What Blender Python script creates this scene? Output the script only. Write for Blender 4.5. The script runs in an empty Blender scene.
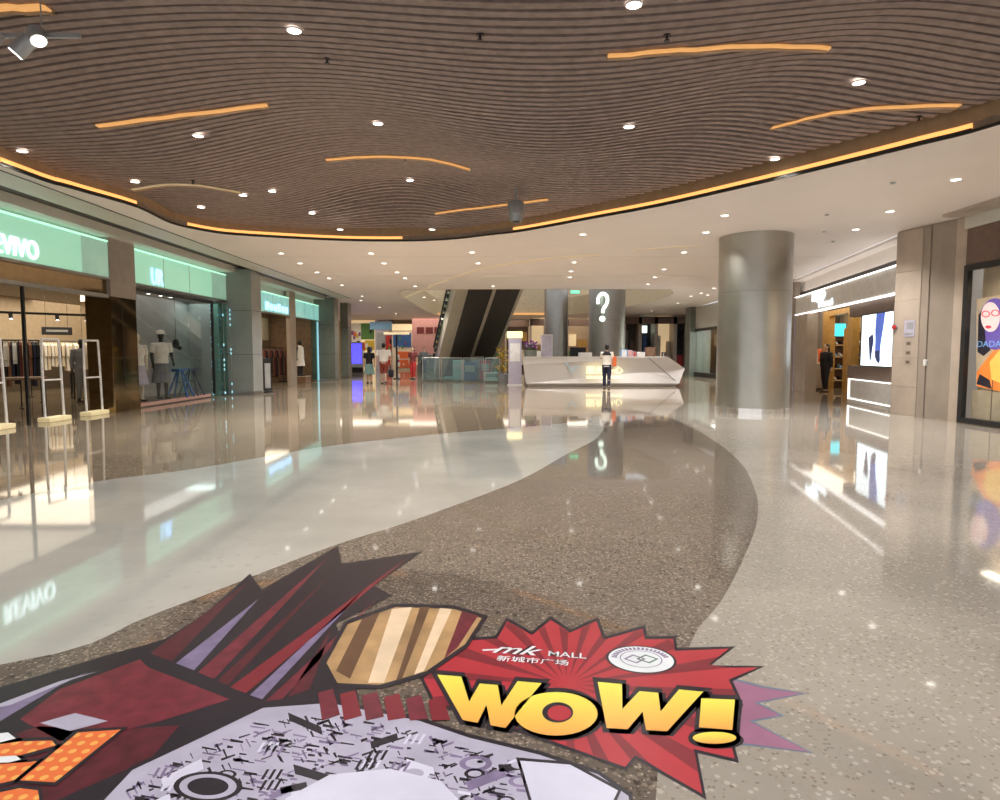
import bpy, math, random
from mathutils import Vector, Matrix
from mathutils.geometry import tessellate_polygon
random.seed(7)
SC = bpy.context.scene
COL = SC.collection
PI = math.pi

# ------------------------------------------------------------------ camera
F = 650.0; CAMH = 1.35; HOR = 353.0
PITCH = math.atan((400 - HOR) / F)
cam = bpy.data.cameras.new('camera'); camo = bpy.data.objects.new('camera', cam); COL.objects.link(camo)
cam.sensor_width = 36; cam.lens = F / 1000 * 36; cam.clip_end = 300
camo.location = (0, 0, CAMH); camo.rotation_euler = (PI / 2 - PITCH, 0, 0)
SC.camera = camo
# ------------------------------------------------------------------ world (the rest of the mall and the skylight of the atrium)
w = bpy.data.worlds.new('world'); SC.world = w; w.use_nodes = True
w.node_tree.nodes['Background'].inputs[0].default_value = (.98, .985, 1, 1)
w.node_tree.nodes['Background'].inputs[1].default_value = 1.0
SC.view_settings.view_transform = 'Standard'; SC.view_settings.look = 'None'
SC.view_settings.gamma = 1; SC.view_settings.use_curve_mapping = False
SC.view_settings.exposure = 0.12
SPOT_W = 160; SPOT_C = (1, .965, .92)

# ------------------------------------------------------------------ pixel -> place
def ray(px, py):
    u = (px - 500) / F; v = (400 - py) / F
    c, s = math.cos(PITCH), math.sin(PITCH)
    return Vector((u, c + v * s, v * c - s))
def G(px, py, z=0.0):
    d = ray(px, py); t = (z - CAMH) / d.z; return Vector((d.x * t, d.y * t, z))
def AtX(px, py, X):
    d = ray(px, py); t = X / d.x; return Vector((X, d.y * t, CAMH + d.z * t))
def AtY(px, py, Y):
    d = ray(px, py); t = Y / d.y; return Vector((d.x * t, Y, CAMH + d.z * t))
def YX(px, X): return AtX(px, HOR, X).y       # depth of a column of pixels on the plane x = X

# ------------------------------------------------------------------ materials
MATS = {}
def M(name, col=None, rough=.5, metal=0, emit=None, es=1.0, var=.08, vscale=6, ior=1.5, bump=0):
    if name in MATS: return MATS[name]
    m = bpy.data.materials.new(name); m.use_nodes = True; MATS[name] = m
    nt = m.node_tree; p = nt.nodes['Principled BSDF']
    p.inputs['Roughness'].default_value = rough; p.inputs['Metallic'].default_value = metal
    p.inputs['IOR'].default_value = ior
    tc = nt.nodes.new('ShaderNodeTexCoord'); n = nt.nodes.new('ShaderNodeTexNoise')
    n.inputs['Scale'].default_value = vscale; n.inputs['Detail'].default_value = 3
    nt.links.new(tc.outputs['Object'], n.inputs['Vector'])
    r = nt.nodes.new('ShaderNodeValToRGB')
    r.color_ramp.elements[0].position = .3; r.color_ramp.elements[1].position = .7
    r.color_ramp.elements[0].color = (*[max(0, c * (1 - var)) for c in col], 1)
    r.color_ramp.elements[1].color = (*[min(1, c * (1 + var)) for c in col], 1)
    nt.links.new(n.outputs['Fac'], r.inputs['Fac']); nt.links.new(r.outputs['Color'], p.inputs['Base Color'])
    if emit:
        p.inputs['Emission Color'].default_value = (*emit, 1); p.inputs['Emission Strength'].default_value = es
    if bump:
        b = nt.nodes.new('ShaderNodeBump'); b.inputs['Strength'].default_value = bump
        nt.links.new(n.outputs['Fac'], b.inputs['Height']); nt.links.new(b.outputs['Normal'], p.inputs['Normal'])
    return m
def glass(name, tint, refl=.12, rough=.02):
    if name in MATS: return MATS[name]
    m = bpy.data.materials.new(name); m.use_nodes = True; MATS[name] = m; nt = m.node_tree
    nt.nodes.remove(nt.nodes['Principled BSDF']); o = nt.nodes['Material Output']
    t = nt.nodes.new('ShaderNodeBsdfTransparent'); t.inputs[0].default_value = (*tint, 1)
    g = nt.nodes.new('ShaderNodeBsdfGlossy'); g.inputs['Roughness'].default_value = rough
    lw = nt.nodes.new('ShaderNodeLayerWeight'); pw_ = nt.nodes.new('ShaderNodeMath'); pw_.operation = 'POWER'; pw_.inputs[1].default_value = 4
    f = nt.nodes.new('ShaderNodeMath'); f.operation = 'MULTIPLY_ADD'; f.inputs[1].default_value = .7; f.inputs[2].default_value = refl * .3
    nt.links.new(lw.outputs['Facing'], pw_.inputs[0]); nt.links.new(pw_.outputs[0], f.inputs[0])
    x = nt.nodes.new('ShaderNodeMixShader')
    nt.links.new(f.outputs[0], x.inputs[0]); nt.links.new(t.outputs[0], x.inputs[1]); nt.links.new(g.outputs[0], x.inputs[2])
    nt.links.new(x.outputs[0], o.inputs[0]); return m
def terrazzo(name, base, chips, scale, rough=.045, dens=.5, ior=1.62):
    m = bpy.data.materials.new(name); m.use_nodes = True; MATS[name] = m; nt = m.node_tree; N = nt.nodes.new; L = nt.links.new
    p = nt.nodes['Principled BSDF']; p.inputs['Roughness'].default_value = rough; p.inputs['IOR'].default_value = ior
    tc = N('ShaderNodeTexCoord')
    nz = N('ShaderNodeTexNoise'); nz.inputs['Scale'].default_value = scale * .6; nz.inputs['Detail'].default_value = 4
    L(tc.outputs['Object'], nz.inputs['Vector'])
    big = N('ShaderNodeTexNoise'); big.inputs['Scale'].default_value = .9; big.inputs['Detail'].default_value = 5
    L(tc.outputs['Object'], big.inputs['Vector'])
    prev = None
    rb = N('ShaderNodeValToRGB'); rb.color_ramp.elements[0].position = .35; rb.color_ramp.elements[1].position = .65
    rb.color_ramp.elements[0].color = (*[c * .88 for c in base], 1); rb.color_ramp.elements[1].color = (*[min(1, c * 1.1) for c in base], 1)
    L(big.outputs['Fac'], rb.inputs['Fac']); prev = rb.outputs['Color']
    for k, (col, sc, th) in enumerate(chips):
        v = N('ShaderNodeTexVoronoi'); v.inputs['Scale'].default_value = sc; v.inputs['Randomness'].default_value = 1
        mp = N('ShaderNodeMapping'); mp.inputs['Location'].default_value = (3.1 * k, 1.7 * k, 0)
        ad = N('ShaderNodeMixRGB'); ad.blend_type = 'ADD'; ad.inputs[0].default_value = .008
        L(tc.outputs['Object'], ad.inputs[1]); L(nz.outputs['Color'], ad.inputs[2])
        L(ad.outputs[0], mp.inputs['Vector']); L(mp.outputs[0], v.inputs['Vector'])
        # pick a share of the cells by their random colour, keep their cores
        sp = N('ShaderNodeSeparateColor'); L(v.outputs['Color'], sp.inputs[0])
        gt = N('ShaderNodeMath'); gt.operation = 'GREATER_THAN'; gt.inputs[1].default_value = th; L(sp.outputs[0], gt.inputs[0])
        lt = N('ShaderNodeMath'); lt.operation = 'LESS_THAN'; lt.inputs[1].default_value = .48; L(v.outputs['Distance'], lt.inputs[0])
        mu = N('ShaderNodeMath'); mu.operation = 'MULTIPLY'; L(gt.outputs[0], mu.inputs[0]); L(lt.outputs[0], mu.inputs[1])
        m2 = N('ShaderNodeMath'); m2.operation = 'MULTIPLY'; m2.inputs[1].default_value = .5; L(mu.outputs[0], m2.inputs[0])
        mx = N('ShaderNodeMixRGB'); mx.inputs[2].default_value = (*col, 1); L(m2.outputs[0], mx.inputs[0]); L(prev, mx.inputs[1]); prev = mx.outputs[0]
    L(prev, p.inputs['Base Color']); return m

M('white_ceiling', (.86, .79, .745), .6, var=.02, vscale=1)
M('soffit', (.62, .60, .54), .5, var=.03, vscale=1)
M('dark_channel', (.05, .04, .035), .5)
M('slat', (.295, .222, .195), .7, var=.18, vscale=9)
M('batten', (.06, .045, .035), .6)
M('plenum', (.10, .075, .06), .8)
M('fascia', (.42, .27, .15), .5, var=.1)
M('lip', (.03, .025, .02), .5)
M('cove', (.3, .15, .05), .5, emit=(1, .43, .12), es=1.45)
M('slot', (.3, .15, .05), .5, emit=(.72, .36, .12), es=.9)
M('goldslot', (.45, .38, .28), .5, emit=(.75, .55, .30), es=.35)
M('lamp', (1, 1, 1), .5, emit=(1, .95, .86), es=6)
M('trim_white', (.8, .78, .74), .4)
M('steel', (.46, .45, .41), .36, 1, var=.05, vscale=3)
M('steel_dark', (.38, .37, .355), .42, 1, var=.05, vscale=3)
M('chrome', (.75, .74, .72), .12, 1)
M('grey_metal', (.38, .39, .40), .35, .3)
M('black', (.015, .015, .016), .35)
M('black_soft', (.02, .02, .022), .8)
M('stone_beige', (.46, .38, .31), .35, var=.12, vscale=2.2)
M('stone_taupe', (.33, .275, .225), .32, var=.1, vscale=2)
M('stone_grey', (.27, .28, .27), .3, var=.1, vscale=1.6)
M('stone_green', (.17, .18, .15), .3, var=.1)
M('bronze_mirror', (.36, .27, .16), .06, 1, var=.1)
M('taupe_panel', (.34, .29, .25), .4)
M('signglass', (.35, .6, .48), .08, emit=(.34, .74, .52), es=.55, var=.04, vscale=1)
M('signedge', (.5, .9, .7), .2, emit=(.55, 1, .78), es=.75)
M('signglass_dim', (.35, .5, .42), .1, emit=(.30, .58, .44), es=.4, var=.1, vscale=2)  # sign light passing through the return glass is painted as a glow
M('signglass_blue', (.35, .6, .6), .08, emit=(.28, .70, .62), es=.55, var=.15, vscale=2)
M('letter_white', (1, 1, 1), .4, emit=(.75, .92, 1), es=2.2)
M('letter_blue', (.5, .7, 1), .4, emit=(.28, .55, 1), es=2.0)
M('letter_warm', (1, .9, .6), .4, emit=(1, .86, .46), es=1.4)
M('letter_mint', (.9, 1, .9), .4, emit=(.80, 1, .84), es=1.6)
M('blue_glint', (.5, .8, 1), .3, emit=(.35, .75, .95), es=.55)  # glow painted in for light caught in glass edges
M('led_white', (1, 1, 1), .3, emit=(1, .98, .94), es=1.6)
glass('clear_glass', (.97, .985, .98), .1)
glass('aqua_glass', (.62, .86, .80), .2)
glass('rail_glass', (.72, .86, .82), .2)
M('shop_wall_warm', (.52, .42, .30), .6)
M('shop_wall_dark', (.09, .07, .05), .5)
M('shop_grey', (.30, .30, .295), .55, var=.15, vscale=1.2)
M('shop_brown', (.24, .14, .08), .6, var=.2)
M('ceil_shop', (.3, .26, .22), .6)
M('white', (.82, .81, .80), .35)
M('cream', (.80, .70, .55), .8)
M('ivory', (.85, .82, .76), .8)
M('counter', (.80, .775, .765), .28, var=.03, vscale=.8)
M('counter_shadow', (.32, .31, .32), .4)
M('wood_gold', (.55, .32, .09), .4, var=.15)
M('brown_panel', (.16, .10, .075), .4, var=.1)
M('lightbox', (.9, .97, 1), .3, emit=(.78, .93, 1), es=1.5)
M('jean_print', (.1, .16, .5), .4, emit=(.06, .12, .5), es=.8)
M('ink_print', (.02, .03, .1), .4, emit=(.02, .03, .10), es=.8)
M('panel_lit', (.62, .60, .57), .35)
M('poster_bg', (.62, .48, .34), .35, emit=(.6, .42, .28), es=.25)
M('poster_purple', (.16, .10, .42), .35, emit=(.12, .06, .4), es=.4)
M('poster_face', (.9, .7, .68), .35, emit=(.9, .62, .62), es=.5)
M('poster_orange', (.85, .26, .05), .35, emit=(.9, .22, .03), es=.5)
M('poster_yellow', (.9, .55, .12), .35, emit=(.9, .5, .08), es=.5)
M('poster_blue', (.2, .35, .6), .35, emit=(.2, .45, .8), es=.6)
M('poster_red', (.75, .05, .1), .35, emit=(.7, .03, .08), es=.5)
M('poster_dark', (.03, .025, .05), .35)
M('teal_screen', (.1, .6, .7), .3, emit=(.03, .62, .80), es=1.4)
M('blue_screen', (.1, .1, .9), .3, emit=(.06, .05, 1), es=2.2)
M('sign_taupe', (.74, .71, .68), .4)
M('gate_base', (.8, .7, .45), .4, emit=(1, .8, .4), es=.25)
M('pale_blue', (.62, .72, .80), .4)
M('skin', (.62, .40, .28), .6); M('hair', (.012, .010, .010), .5)
M('navy', (.02, .025, .06), .8); M('denim', (.06, .07, .11), .85)
M('shorts_red', (.30, .05, .03), .8); M('teal_cloth', (.25, .42, .40), .8)
M('orange', (.75, .16, .05), .5); M('red', (.5, .03, .03), .5); M('yellow', (.72, .50, .05), .5)
M('green', (.10, .25, .06), .6); M('pink', (.62, .32, .30), .6); M('purple', (.28, .08, .30), .7)
M('blue', (.04, .12, .35), .5); M('skyblue', (.25, .5, .8), .5); M('grey_cloth', (.22, .22, .23), .85)
M('brown_cloth', (.22, .10, .06), .85); M('maroon_cloth', (.16, .03, .03), .85); M('black_cloth', (.02, .02, .025), .85)
M('lavender', (.50, .47, .58), .4); M('yellow_lit', (1, .9, .4), .4, emit=(1, .9, .45), es=.9)
M('warm_lit', (1, .8, .5), .5, emit=(1, .75, .45), es=.35)
M('beige_fascia', (.55, .43, .27), .6); M('escal_clad', (.50, .45, .36), .35, .2); M('escal_under', (.045, .038, .032), .45)
M('pinkbase', (.60, .36, .32), .4); M('green_sign', (.2, .8, .4), .4, emit=(.2, .9, .5), es=1.0)

# ------------------------------------------------------------------ mesh builder
class MB:
    def __init__(s): s.v = []; s.f = []
    def add(s, vs, fs):
        o = len(s.v); s.v += [Vector(v) for v in vs]; s.f += [tuple(i + o for i in f) for f in fs]; return s
    def box(s, a, b):
        (x0, y0, z0), (x1, y1, z1) = a, b
        return s.add([(x0,y0,z0),(x1,y0,z0),(x1,y1,z0),(x0,y1,z0),(x0,y0,z1),(x1,y0,z1),(x1,y1,z1),(x0,y1,z1)],
                     [(0,3,2,1),(4,5,6,7),(0,1,5,4),(1,2,6,5),(2,3,7,6),(3,0,4,7)])
    def bbox(s, a, b, c=.01):
        (x0, y0, z0), (x1, y1, z1) = a, b
        return s.loft([[(x0+i,y0+i,z),(x1-i,y0+i,z),(x1-i,y1-i,z),(x0+i,y1-i,z)] for z, i in ((z0,c),(z0+c,0),(z1-c,0),(z1,c))])
    def loft(s, rings, closed=True, caps=True):
        n = len(rings[0]); vs = [p for r in rings for p in r]; fs = []
        for k in range(len(rings) - 1):
            for i in range(n if closed else n - 1):
                j = (i + 1) % n; fs.append((k*n+i, k*n+j, (k+1)*n+j, (k+1)*n+i))
        if caps and closed: fs += [tuple(reversed(range(n))), tuple((len(rings)-1)*n + i for i in range(n))]
        return s.add(vs, fs)
    def prism(s, poly, z0, z1):
        return s.loft([[(p[0], p[1], z0) for p in poly], [(p[0], p[1], z1) for p in poly]])
    def flat(s, polys, z0, z1):
        """outer polygon with holes, given a thickness"""
        polys = [[Vector((p[0], p[1], 0)) for p in q] for q in polys]
        tri = tessellate_polygon(polys); allp = [p for q in polys for p in q]; n = len(allp)
        vs = [(p.x, p.y, z1) for p in allp] + [(p.x, p.y, z0) for p in allp]; fs = []
        for t in tri:
            a, b, c = [allp[i] for i in t]
            if (b - a).cross(c - a).z < 0: t = (t[0], t[2], t[1])
            fs.append(tuple(t)); fs.append((t[2] + n, t[1] + n, t[0] + n))
        o = 0
        for q in polys:
            m = len(q)
            for i in range(m):
                j = (i + 1) % m; fs.append((o+i, o+i+n, o+j+n, o+j))
            o += m
        return s.add(vs, fs)
    def cyl(s, c, r, z0, z1, n=24, r1=None):
        r1 = r if r1 is None else r1
        return s.loft([[(c[0]+q*math.cos(2*PI*i/n), c[1]+q*math.sin(2*PI*i/n), z) for i in range(n)] for q, z in ((r, z0), (r1, z1))])
    def rings(s, rs, n=14):
        """list of (cx, cy, z, rx, ry)"""
        return s.loft([[(cx+rx*math.cos(2*PI*i/n), cy+ry*math.sin(2*PI*i/n), z) for i in range(n)] for cx, cy, z, rx, ry in rs])
    def tube(s, path, rad, n=8):
        path = [Vector(p) for p in path]
        if not hasattr(rad, '__len__'): rad = [rad] * len(path)
        rings = []; t0 = (path[1] - path[0]).normalized()
        up = Vector((0, 0, 1)) if abs(t0.z) < .9 else Vector((1, 0, 0)); nrm = t0.cross(up).normalized()
        for k, p in enumerate(path):
            t = (path[min(k+1, len(path)-1)] - path[max(k-1, 0)]).normalized()
            nrm = (nrm - t * nrm.dot(t)).normalized(); b = t.cross(nrm)
            rings.append([p + (nrm * math.cos(2*PI*i/n) + b * math.sin(2*PI*i/n)) * rad[k] for i in range(n)])
        return s.loft(rings)
    def ell(s, c, r, n=14, m=8):
        return s.rings([(c[0], c[1], c[2] - r[2]*math.cos(PI*(k+.02)/(m+.04)), r[0]*math.sin(PI*(k+.02)/(m+.04))+1e-4, r[1]*math.sin(PI*(k+.02)/(m+.04))+1e-4) for k in range(m+1)], n)
    def xf(s, mat):
        s.v = [mat @ v for v in s.v]; return s
    def build(s, name, mat, parent=None, smooth=False, **props):
        me = bpy.data.meshes.new(name); off = WORLD.get(parent.name, Vector()) if parent else Vector()
        me.from_pydata([tuple(v - off) for v in s.v], [], s.f); me.validate(); me.update()
        if smooth:
            me.polygons.foreach_set('use_smooth', [True] * len(me.polygons))
            try: me.set_sharp_from_angle(angle=math.radians(40))
            except Exception: pass
        if mat: me.materials.append(MATS[mat] if isinstance(mat, str) else mat)
        o = bpy.data.objects.new(name, me); COL.objects.link(o)
        if parent:
            o.parent = parent
            if parent.name in WORLD: WORLD[o.name] = WORLD[parent.name]
        for k, v in props.items(): o[k] = v
        return o
WORLD = {}     # things whose parts are written in world coordinates: offset of their base
def thing(name, label, cat, loc=(0, 0, 0), rz=0, group=None, world=False, kind=None):
    o = bpy.data.objects.new(name, None); COL.objects.link(o); o.location = loc; o.rotation_euler = (0, 0, rz); o.empty_display_size = .1
    o['label'] = label
    if kind: o['kind'] = kind
    else: o['category'] = cat
    if group: o['group'] = group
    if world: WORLD[o.name] = Vector(loc)
    return o
def one(name, mb, mat, label, cat, group=None, smooth=False):
    o = mb.build(name, mat, None, smooth, label=label, category=cat)
    if group: o['group'] = group
    return o
def struct(name, mb, mat, label=None, parent=None, smooth=False):
    o = mb.build(name, mat, parent, smooth)
    if not parent: o['kind'] = 'structure'
    if label: o['label'] = label
    return o
def copy_tree(o, parent=None, **props):
    c = o.copy(); COL.objects.link(c); c.parent = parent
    if parent is not None: c.matrix_parent_inverse = o.matrix_parent_inverse.copy()
    for k, v in props.items(): c[k] = v
    for ch in list(o.children): copy_tree(ch, c)
    return c
def text(name, body, mat, parent, mtx, width, height=None, depth=.02, shear=0, bold=0):
    cu = bpy.data.curves.new(name, 'FONT'); cu.body = body; cu.extrude = depth / 2; cu.shear = shear; cu.offset = bold; cu.resolution_u = 4
    t = bpy.data.objects.new(name, cu); COL.objects.link(t)
    dg = bpy.context.evaluated_depsgraph_get(); me = bpy.data.meshes.new_from_object(t.evaluated_get(dg))
    bpy.data.objects.remove(t)
    xs = [v.co.x for v in me.vertices]; ys = [v.co.y for v in me.vertices]
    x0, x1, y0, y1 = min(xs), max(xs), min(ys), max(ys); sx = width / (x1 - x0); sy = sx if height is None else height / (y1 - y0)
    off = WORLD.get(parent.name, Vector()) if parent else Vector()
    for v in me.vertices: v.co = mtx @ Vector(((v.co.x - x0) * sx, (v.co.y - y0) * sy, v.co.z)) - off
    me.materials.clear(); me.materials.append(MATS[mat]); me.update()
    o = bpy.data.objects.new(name, me); COL.objects.link(o); o.parent = parent
    if parent and parent.name in WORLD: WORLD[o.name] = WORLD[parent.name]
    return o
def basis(o, x, y, z):
    return Matrix(((x[0], y[0], z[0], o[0]), (x[1], y[1], z[1], o[1]), (x[2], y[2], z[2], o[2]), (0, 0, 0, 1)))
def area(name, loc, size, power, col=(1, .9, .78), rot=(0, 0, 0), parent=None):
    l = bpy.data.lights.new(name, 'AREA'); l.shape = 'RECTANGLE'; l.size, l.size_y = size; l.energy = power; l.color = col
    o = bpy.data.objects.new(name, l); COL.objects.link(o); o.location = loc; o.rotation_euler = rot; o.parent = parent
    return o
def bez(pts, n=6):
    """Catmull-Rom through 2D/3D points"""
    P = [Vector(p) for p in pts]; out = []
    for i in range(len(P) - 1):
        a = P[max(i-1, 0)]; b = P[i]; c = P[i+1]; d = P[min(i+2, len(P)-1)]
        for k in range(n):
            t = k / n
            out.append(.5 * ((2*b) + (c-a)*t + (2*a-5*b+4*c-d)*t*t + (3*b-a-3*c+d)*t**3))
    out.append(P[-1]); return out

exec_order = []
# ================================================================== SETTING
CZ = 4.0
# ---- floor
terrazzo('floor_beige', (.27, .215, .155), [((.26, .20, .14), 26, .82), ((.5, .44, .36), 30, .9)], 20)
terrazzo('floor_white', (.46, .455, .42), [((.42, .415, .38), 20, .85)], 20)
terrazzo('floor_dark', (.145, .12, .10), [((.30, .24, .19), 48, .62), ((.06, .045, .035), 56, .66), ((.50, .42, .34), 80, .84), ((.03, .025, .02), 34, .9)], 40)
terrazzo('floor_light', (.34, .31, .27), [((.30, .25, .20), 55, .84), ((.55, .50, .44), 50, .8), ((.14, .11, .09), 70, .9)], 40)
fl = struct('floor', MB().box((-20, -4, -.2), (20, 60, 0)), 'floor_beige', 'polished beige mall floor')
def gp(pts): return [Vector((G(x, y).x, G(x, y).y)) for x, y in pts]
left_b = [Vector((-9, .6)), Vector((-4.2, 2.05))] + gp([(0, 665), (160, 612), (330, 547), (420, 518), (520, 480), (565, 455), (598, 437)]) + [Vector((2.15, 13.2)), Vector((2.45, 16.0))]
right_b = [Vector((.1, -3)), Vector((.15, 0)), Vector((.45, 1.8))] + gp([(690, 645), (722, 600), (745, 555), (757, 520), (755, 490), (738, 460), (705, 435), (670, 418)]) + [Vector((3.1, 16.2))]
lb = bez(left_b, 5); rb = bez(right_b, 5)
band = lb + list(reversed(rb)) + [Vector((-9, -3))]
struct('dark_terrazzo_band', MB().flat([band], -.05, .001), 'floor_dark', 'dark brown terrazzo band', fl)
wl = bez(gp([(-60, 512), (0, 500), (100, 481), (200, 468), (330, 446), (450, 433), (560, 424)]) + [Vector((2.15, 13.9))], 5)
white = [Vector((-9, 6.0))] + wl[1:] + list(reversed(lb[:-5]))
struct('white_floor_field', MB().flat([white], -.05, .0012), 'floor_white', 'cream white polished floor field', fl)
light = rb + [Vector((5.5, 17.5)), Vector((8.8, 17.5)), Vector((8.8, -3))]
struct('light_terrazzo_field', MB().flat([light], -.05, .0011), 'floor_light', 'light speckled terrazzo field', fl)

# ---- white ceiling with two openings
op = [(-60, 138), (0, 165), (70, 188), (136, 207), (170, 223), (205, 231), (238, 235), (306, 239), (360, 241), (415, 241), (455, 239), (490, 235), (524, 231), (590, 219), (660, 206), (745, 187), (830, 167), (920, 145), (1000, 124)]
OPEN = [G(x, y, CZ).xy for x, y in op]
OPEN = [Vector((-7.05, 1.6))] + OPEN[1:] + [Vector((6.4, 5.6)), Vector((6.6, 3.6)), Vector((6.6, 1.6))]
OPEN = [Vector(p) for p in OPEN]
oc = bez(OPEN, 4)
A = Vector((8.95, 14.9)); B = Vector((10.6, 23.6)); AB = (B - A); ABn = AB.normalized()
ATR = [(-4.6, 29.5), (-4.2, 28.2), (-3.0, 27.4), (6.2, 27.3), (7.2, 27.9), (7.75, 29.5), (7.8, 33), (7.1, 38), (5.5, 44), (3.5, 46), (-3.5, 46), (-4.6, 44)]
atr = bez(ATR + [ATR[0]], 3)[:-1]
outer = [(-7.9, -4), (9.4, -4), (9.4, 14), (A.x, A.y), (B.x, B.y), (11.3, 37), (14.5, 46), (14.5, 58), (-14.5, 58), (-14.5, 33), (-7.9, 32)]
cl = struct('ceiling', MB().flat([outer, [p.xy for p in oc], [p.xy for p in atr]], CZ, CZ + .12), 'white_ceiling', 'smooth white plaster ceiling')
def ribbon(path, z0, z1, off=0.0, close=False):
    mb = MB(); P = [Vector((p[0], p[1])) for p in path]; out = []
    for k in range(len(P)):
        a = P[(k-1) % len(P)] if close else P[max(k-1, 0)]; b = P[(k+1) % len(P)] if close else P[min(k+1, len(P)-1)]
        t = (b - a).normalized(); n = Vector((-t.y, t.x)); out.append((P[k] + n * off, P[k] + n * (off + .02)))
    rings = [[(a.x, a.y, z0), (b.x, b.y, z0), (b.x, b.y, z1), (a.x, a.y, z1)] for a, b in out]
    if close: rings.append(rings[0])
    return mb.loft(rings)
struct('opening_fascia', ribbon(oc, CZ + .02, 5.5, .0, True), 'fascia', 'timber edge of the ceiling opening', cl)
struct('opening_lip', ribbon(oc, CZ - .012, CZ + .025, -.03, True), 'lip', 'thin dark lip', cl)
struct('atrium_edge', ribbon(atr, CZ - .01, CZ + 1.2, .0, True), 'beige_fascia', 'beige edge of the atrium', cl)
for k, yy in enumerate([18.2, 22.6]):
    struct('ceiling_joint', MB().box((-7.9, yy, CZ - .004), (9.0, yy + .025, CZ + .01)), 'soffit', None, cl)
struct('ceiling_joint', MB().box((-7.28, -4, CZ - .006), (-7.24, 32, CZ + .01)), 'dark_channel', None, cl)
struct('soffit_strip', MB().box((-7.9, -4, CZ - .003), (-7.28, 32, CZ + .01)), 'soffit', 'soffit strip with the green sign light in its colour', cl)  # grey-green tone paints the glow of the signs onto the soffit
# lit coves along the opening edge
def cove(i0, i1, label):
    seg = oc[i0:i1 + 1]
    t = thing('cove_light', label, 'light strip', (seg[0].x, seg[0].y, CZ + .06), world=True)
    ribbon(seg, CZ + .045, CZ + .105, -.022).build('diffuser', 'cove', t)
    ribbon(seg, CZ + .03, CZ + .045, -.035).build('channel', 'lip', t)
cove(4, 12, 'orange cove strip along the straight edge above the green shop signs')
cove(18, 35, 'orange cove strip round the far left curve of the slatted ceiling')
cove(47, 71, 'long orange cove strip rising towards the right above the steel column')

# ---- slatted timber ceiling
def edge_dist(x, y):
    best = 99
    for k in range(len(oc) - 1):
        a, b = oc[k], oc[k + 1]; dx, dy = b.x - a.x, b.y - a.y; t = max(0, min(1, ((x - a.x)*dx + (y - a.y)*dy) / (dx*dx + dy*dy + 1e-9)))
        d = math.hypot(x - a.x - dx*t, y - a.y - dy*t); best = min(best, d)
    return best
def SZ(x, y):
    a = .025 + .20 * max(0, min(1, (y - 5) / 5))
    z = 4.54 + a * math.sin(2*PI*(x - 1.1)/6.6 - PI/2 - .10*(y - 11)) + .05 * math.sin(.6*y + .3*x)
    e = min(1, edge_dist(x, y) / 2.6); e = e*e*(3 - 2*e)
    return 4.24 + (z - 4.24) * e
def HIT(px, py):
    d = ray(px, py); o = Vector((0, 0, CAMH)); t = 3.0
    while t < 30:
        p = o + d * t
        if p.z >= SZ(p.x, p.y): return p
        t += .03
    return o + d * 12
def spanx(y):
    xs = []
    for i in range(len(oc) ):
        a, b = oc[i], oc[(i + 1) % len(oc)]
        if (a.y - y) * (b.y - y) < 0: xs.append(a.x + (b.x - a.x) * (y - a.y) / (b.y - a.y))
    xs.sort(); return (xs[0], xs[-1]) if len(xs) >= 2 else None
tc_ = struct('ceiling', MB().flat([[p.xy for p in oc]], 5.5, 5.55), 'plenum', 'undulating ceiling of brown timber slats')
y = 1.75
def curve_y(y0, x): return y0 + .05 * math.sin(.42 * x + .25 * y0) - .05 * x
while y < 15.6:
    sp = spanx(y)
    if sp and sp[1] - sp[0] > .5:
        x0, x1 = sp[0] + .03, sp[1] - .03; n = max(6, int((x1 - x0) / .3)); rings = []
        for k in range(n + 1):
            x = x0 + (x1 - x0) * k / n; yy = min(curve_y(y, x), 15.35); z = SZ(x, yy)
            hw = .050 - .016 * math.exp(-((x - 1.0)/1.9)**2 - ((yy - 9.3)/1.7)**2)
            rings.append([(x, yy - hw, z), (x, yy + hw, z), (x, yy + hw, z + .05), (x, yy - hw, z + .05)])
        MB().loft(rings).build('slat', 'slat', tc_)
    y += .138
x = -6.8
while x < 6.6:
    ys = [yy for yy in [2 + .3 * k for k in range(46)] if (lambda s: s and s[0] + .05 < x < s[1] - .05)(spanx(yy))]
    if len(ys) > 3:
        MB().loft([[(x - .02, yy, SZ(x, yy) + .055), (x + .02, yy, SZ(x, yy) + .055), (x + .02, yy, SZ(x, yy) + .10), (x - .02, yy, SZ(x, yy) + .10)] for yy in ys]).build('batten', 'batten', tc_)
    x += .32
def slot(pts, label, wdt=.075, mat='slot'):
    P = [HIT(*p) for p in bez([Vector(p) for p in pts], 5)]
    P = [Vector((p.x, p.y, SZ(p.x, p.y) - .035)) for p in P]
    t = thing('slot_light', label, 'light strip', tuple(P[len(P)//2]), world=True)
    MB().loft([[(p.x, p.y - wdt/2, p.z), (p.x, p.y + wdt/2, p.z), (p.x, p.y + wdt/2, p.z + .02), (p.x, p.y - wdt/2, p.z + .02)] for p in P]).build('diffuser', mat, t)
    MB().loft([[(p.x, p.y + wdt/2, p.z - .01), (p.x, p.y + wdt/2 + .05, p.z - .01), (p.x, p.y + wdt/2 + .05, p.z + .05), (p.x, p.y + wdt/2, p.z + .05)] for p in P]).build('channel', 'fascia', t)
slot([(97, 124), (180, 113), (267, 103)], 'lit orange slot left of centre among the ceiling slats, tilted', .075)
slot([(326, 158), (375, 155), (430, 158), (470, 168)], 'arched orange slot near the middle of the slatted ceiling', .06)
slot([(132, 188), (165, 183), (200, 184), (240, 191)], 'faint arched slot above the far left downlights', .06, 'goldslot')
slot([(435, 212), (490, 205), (548, 198)], 'thin orange slot behind the hanging grey sensor', .065)
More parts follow.
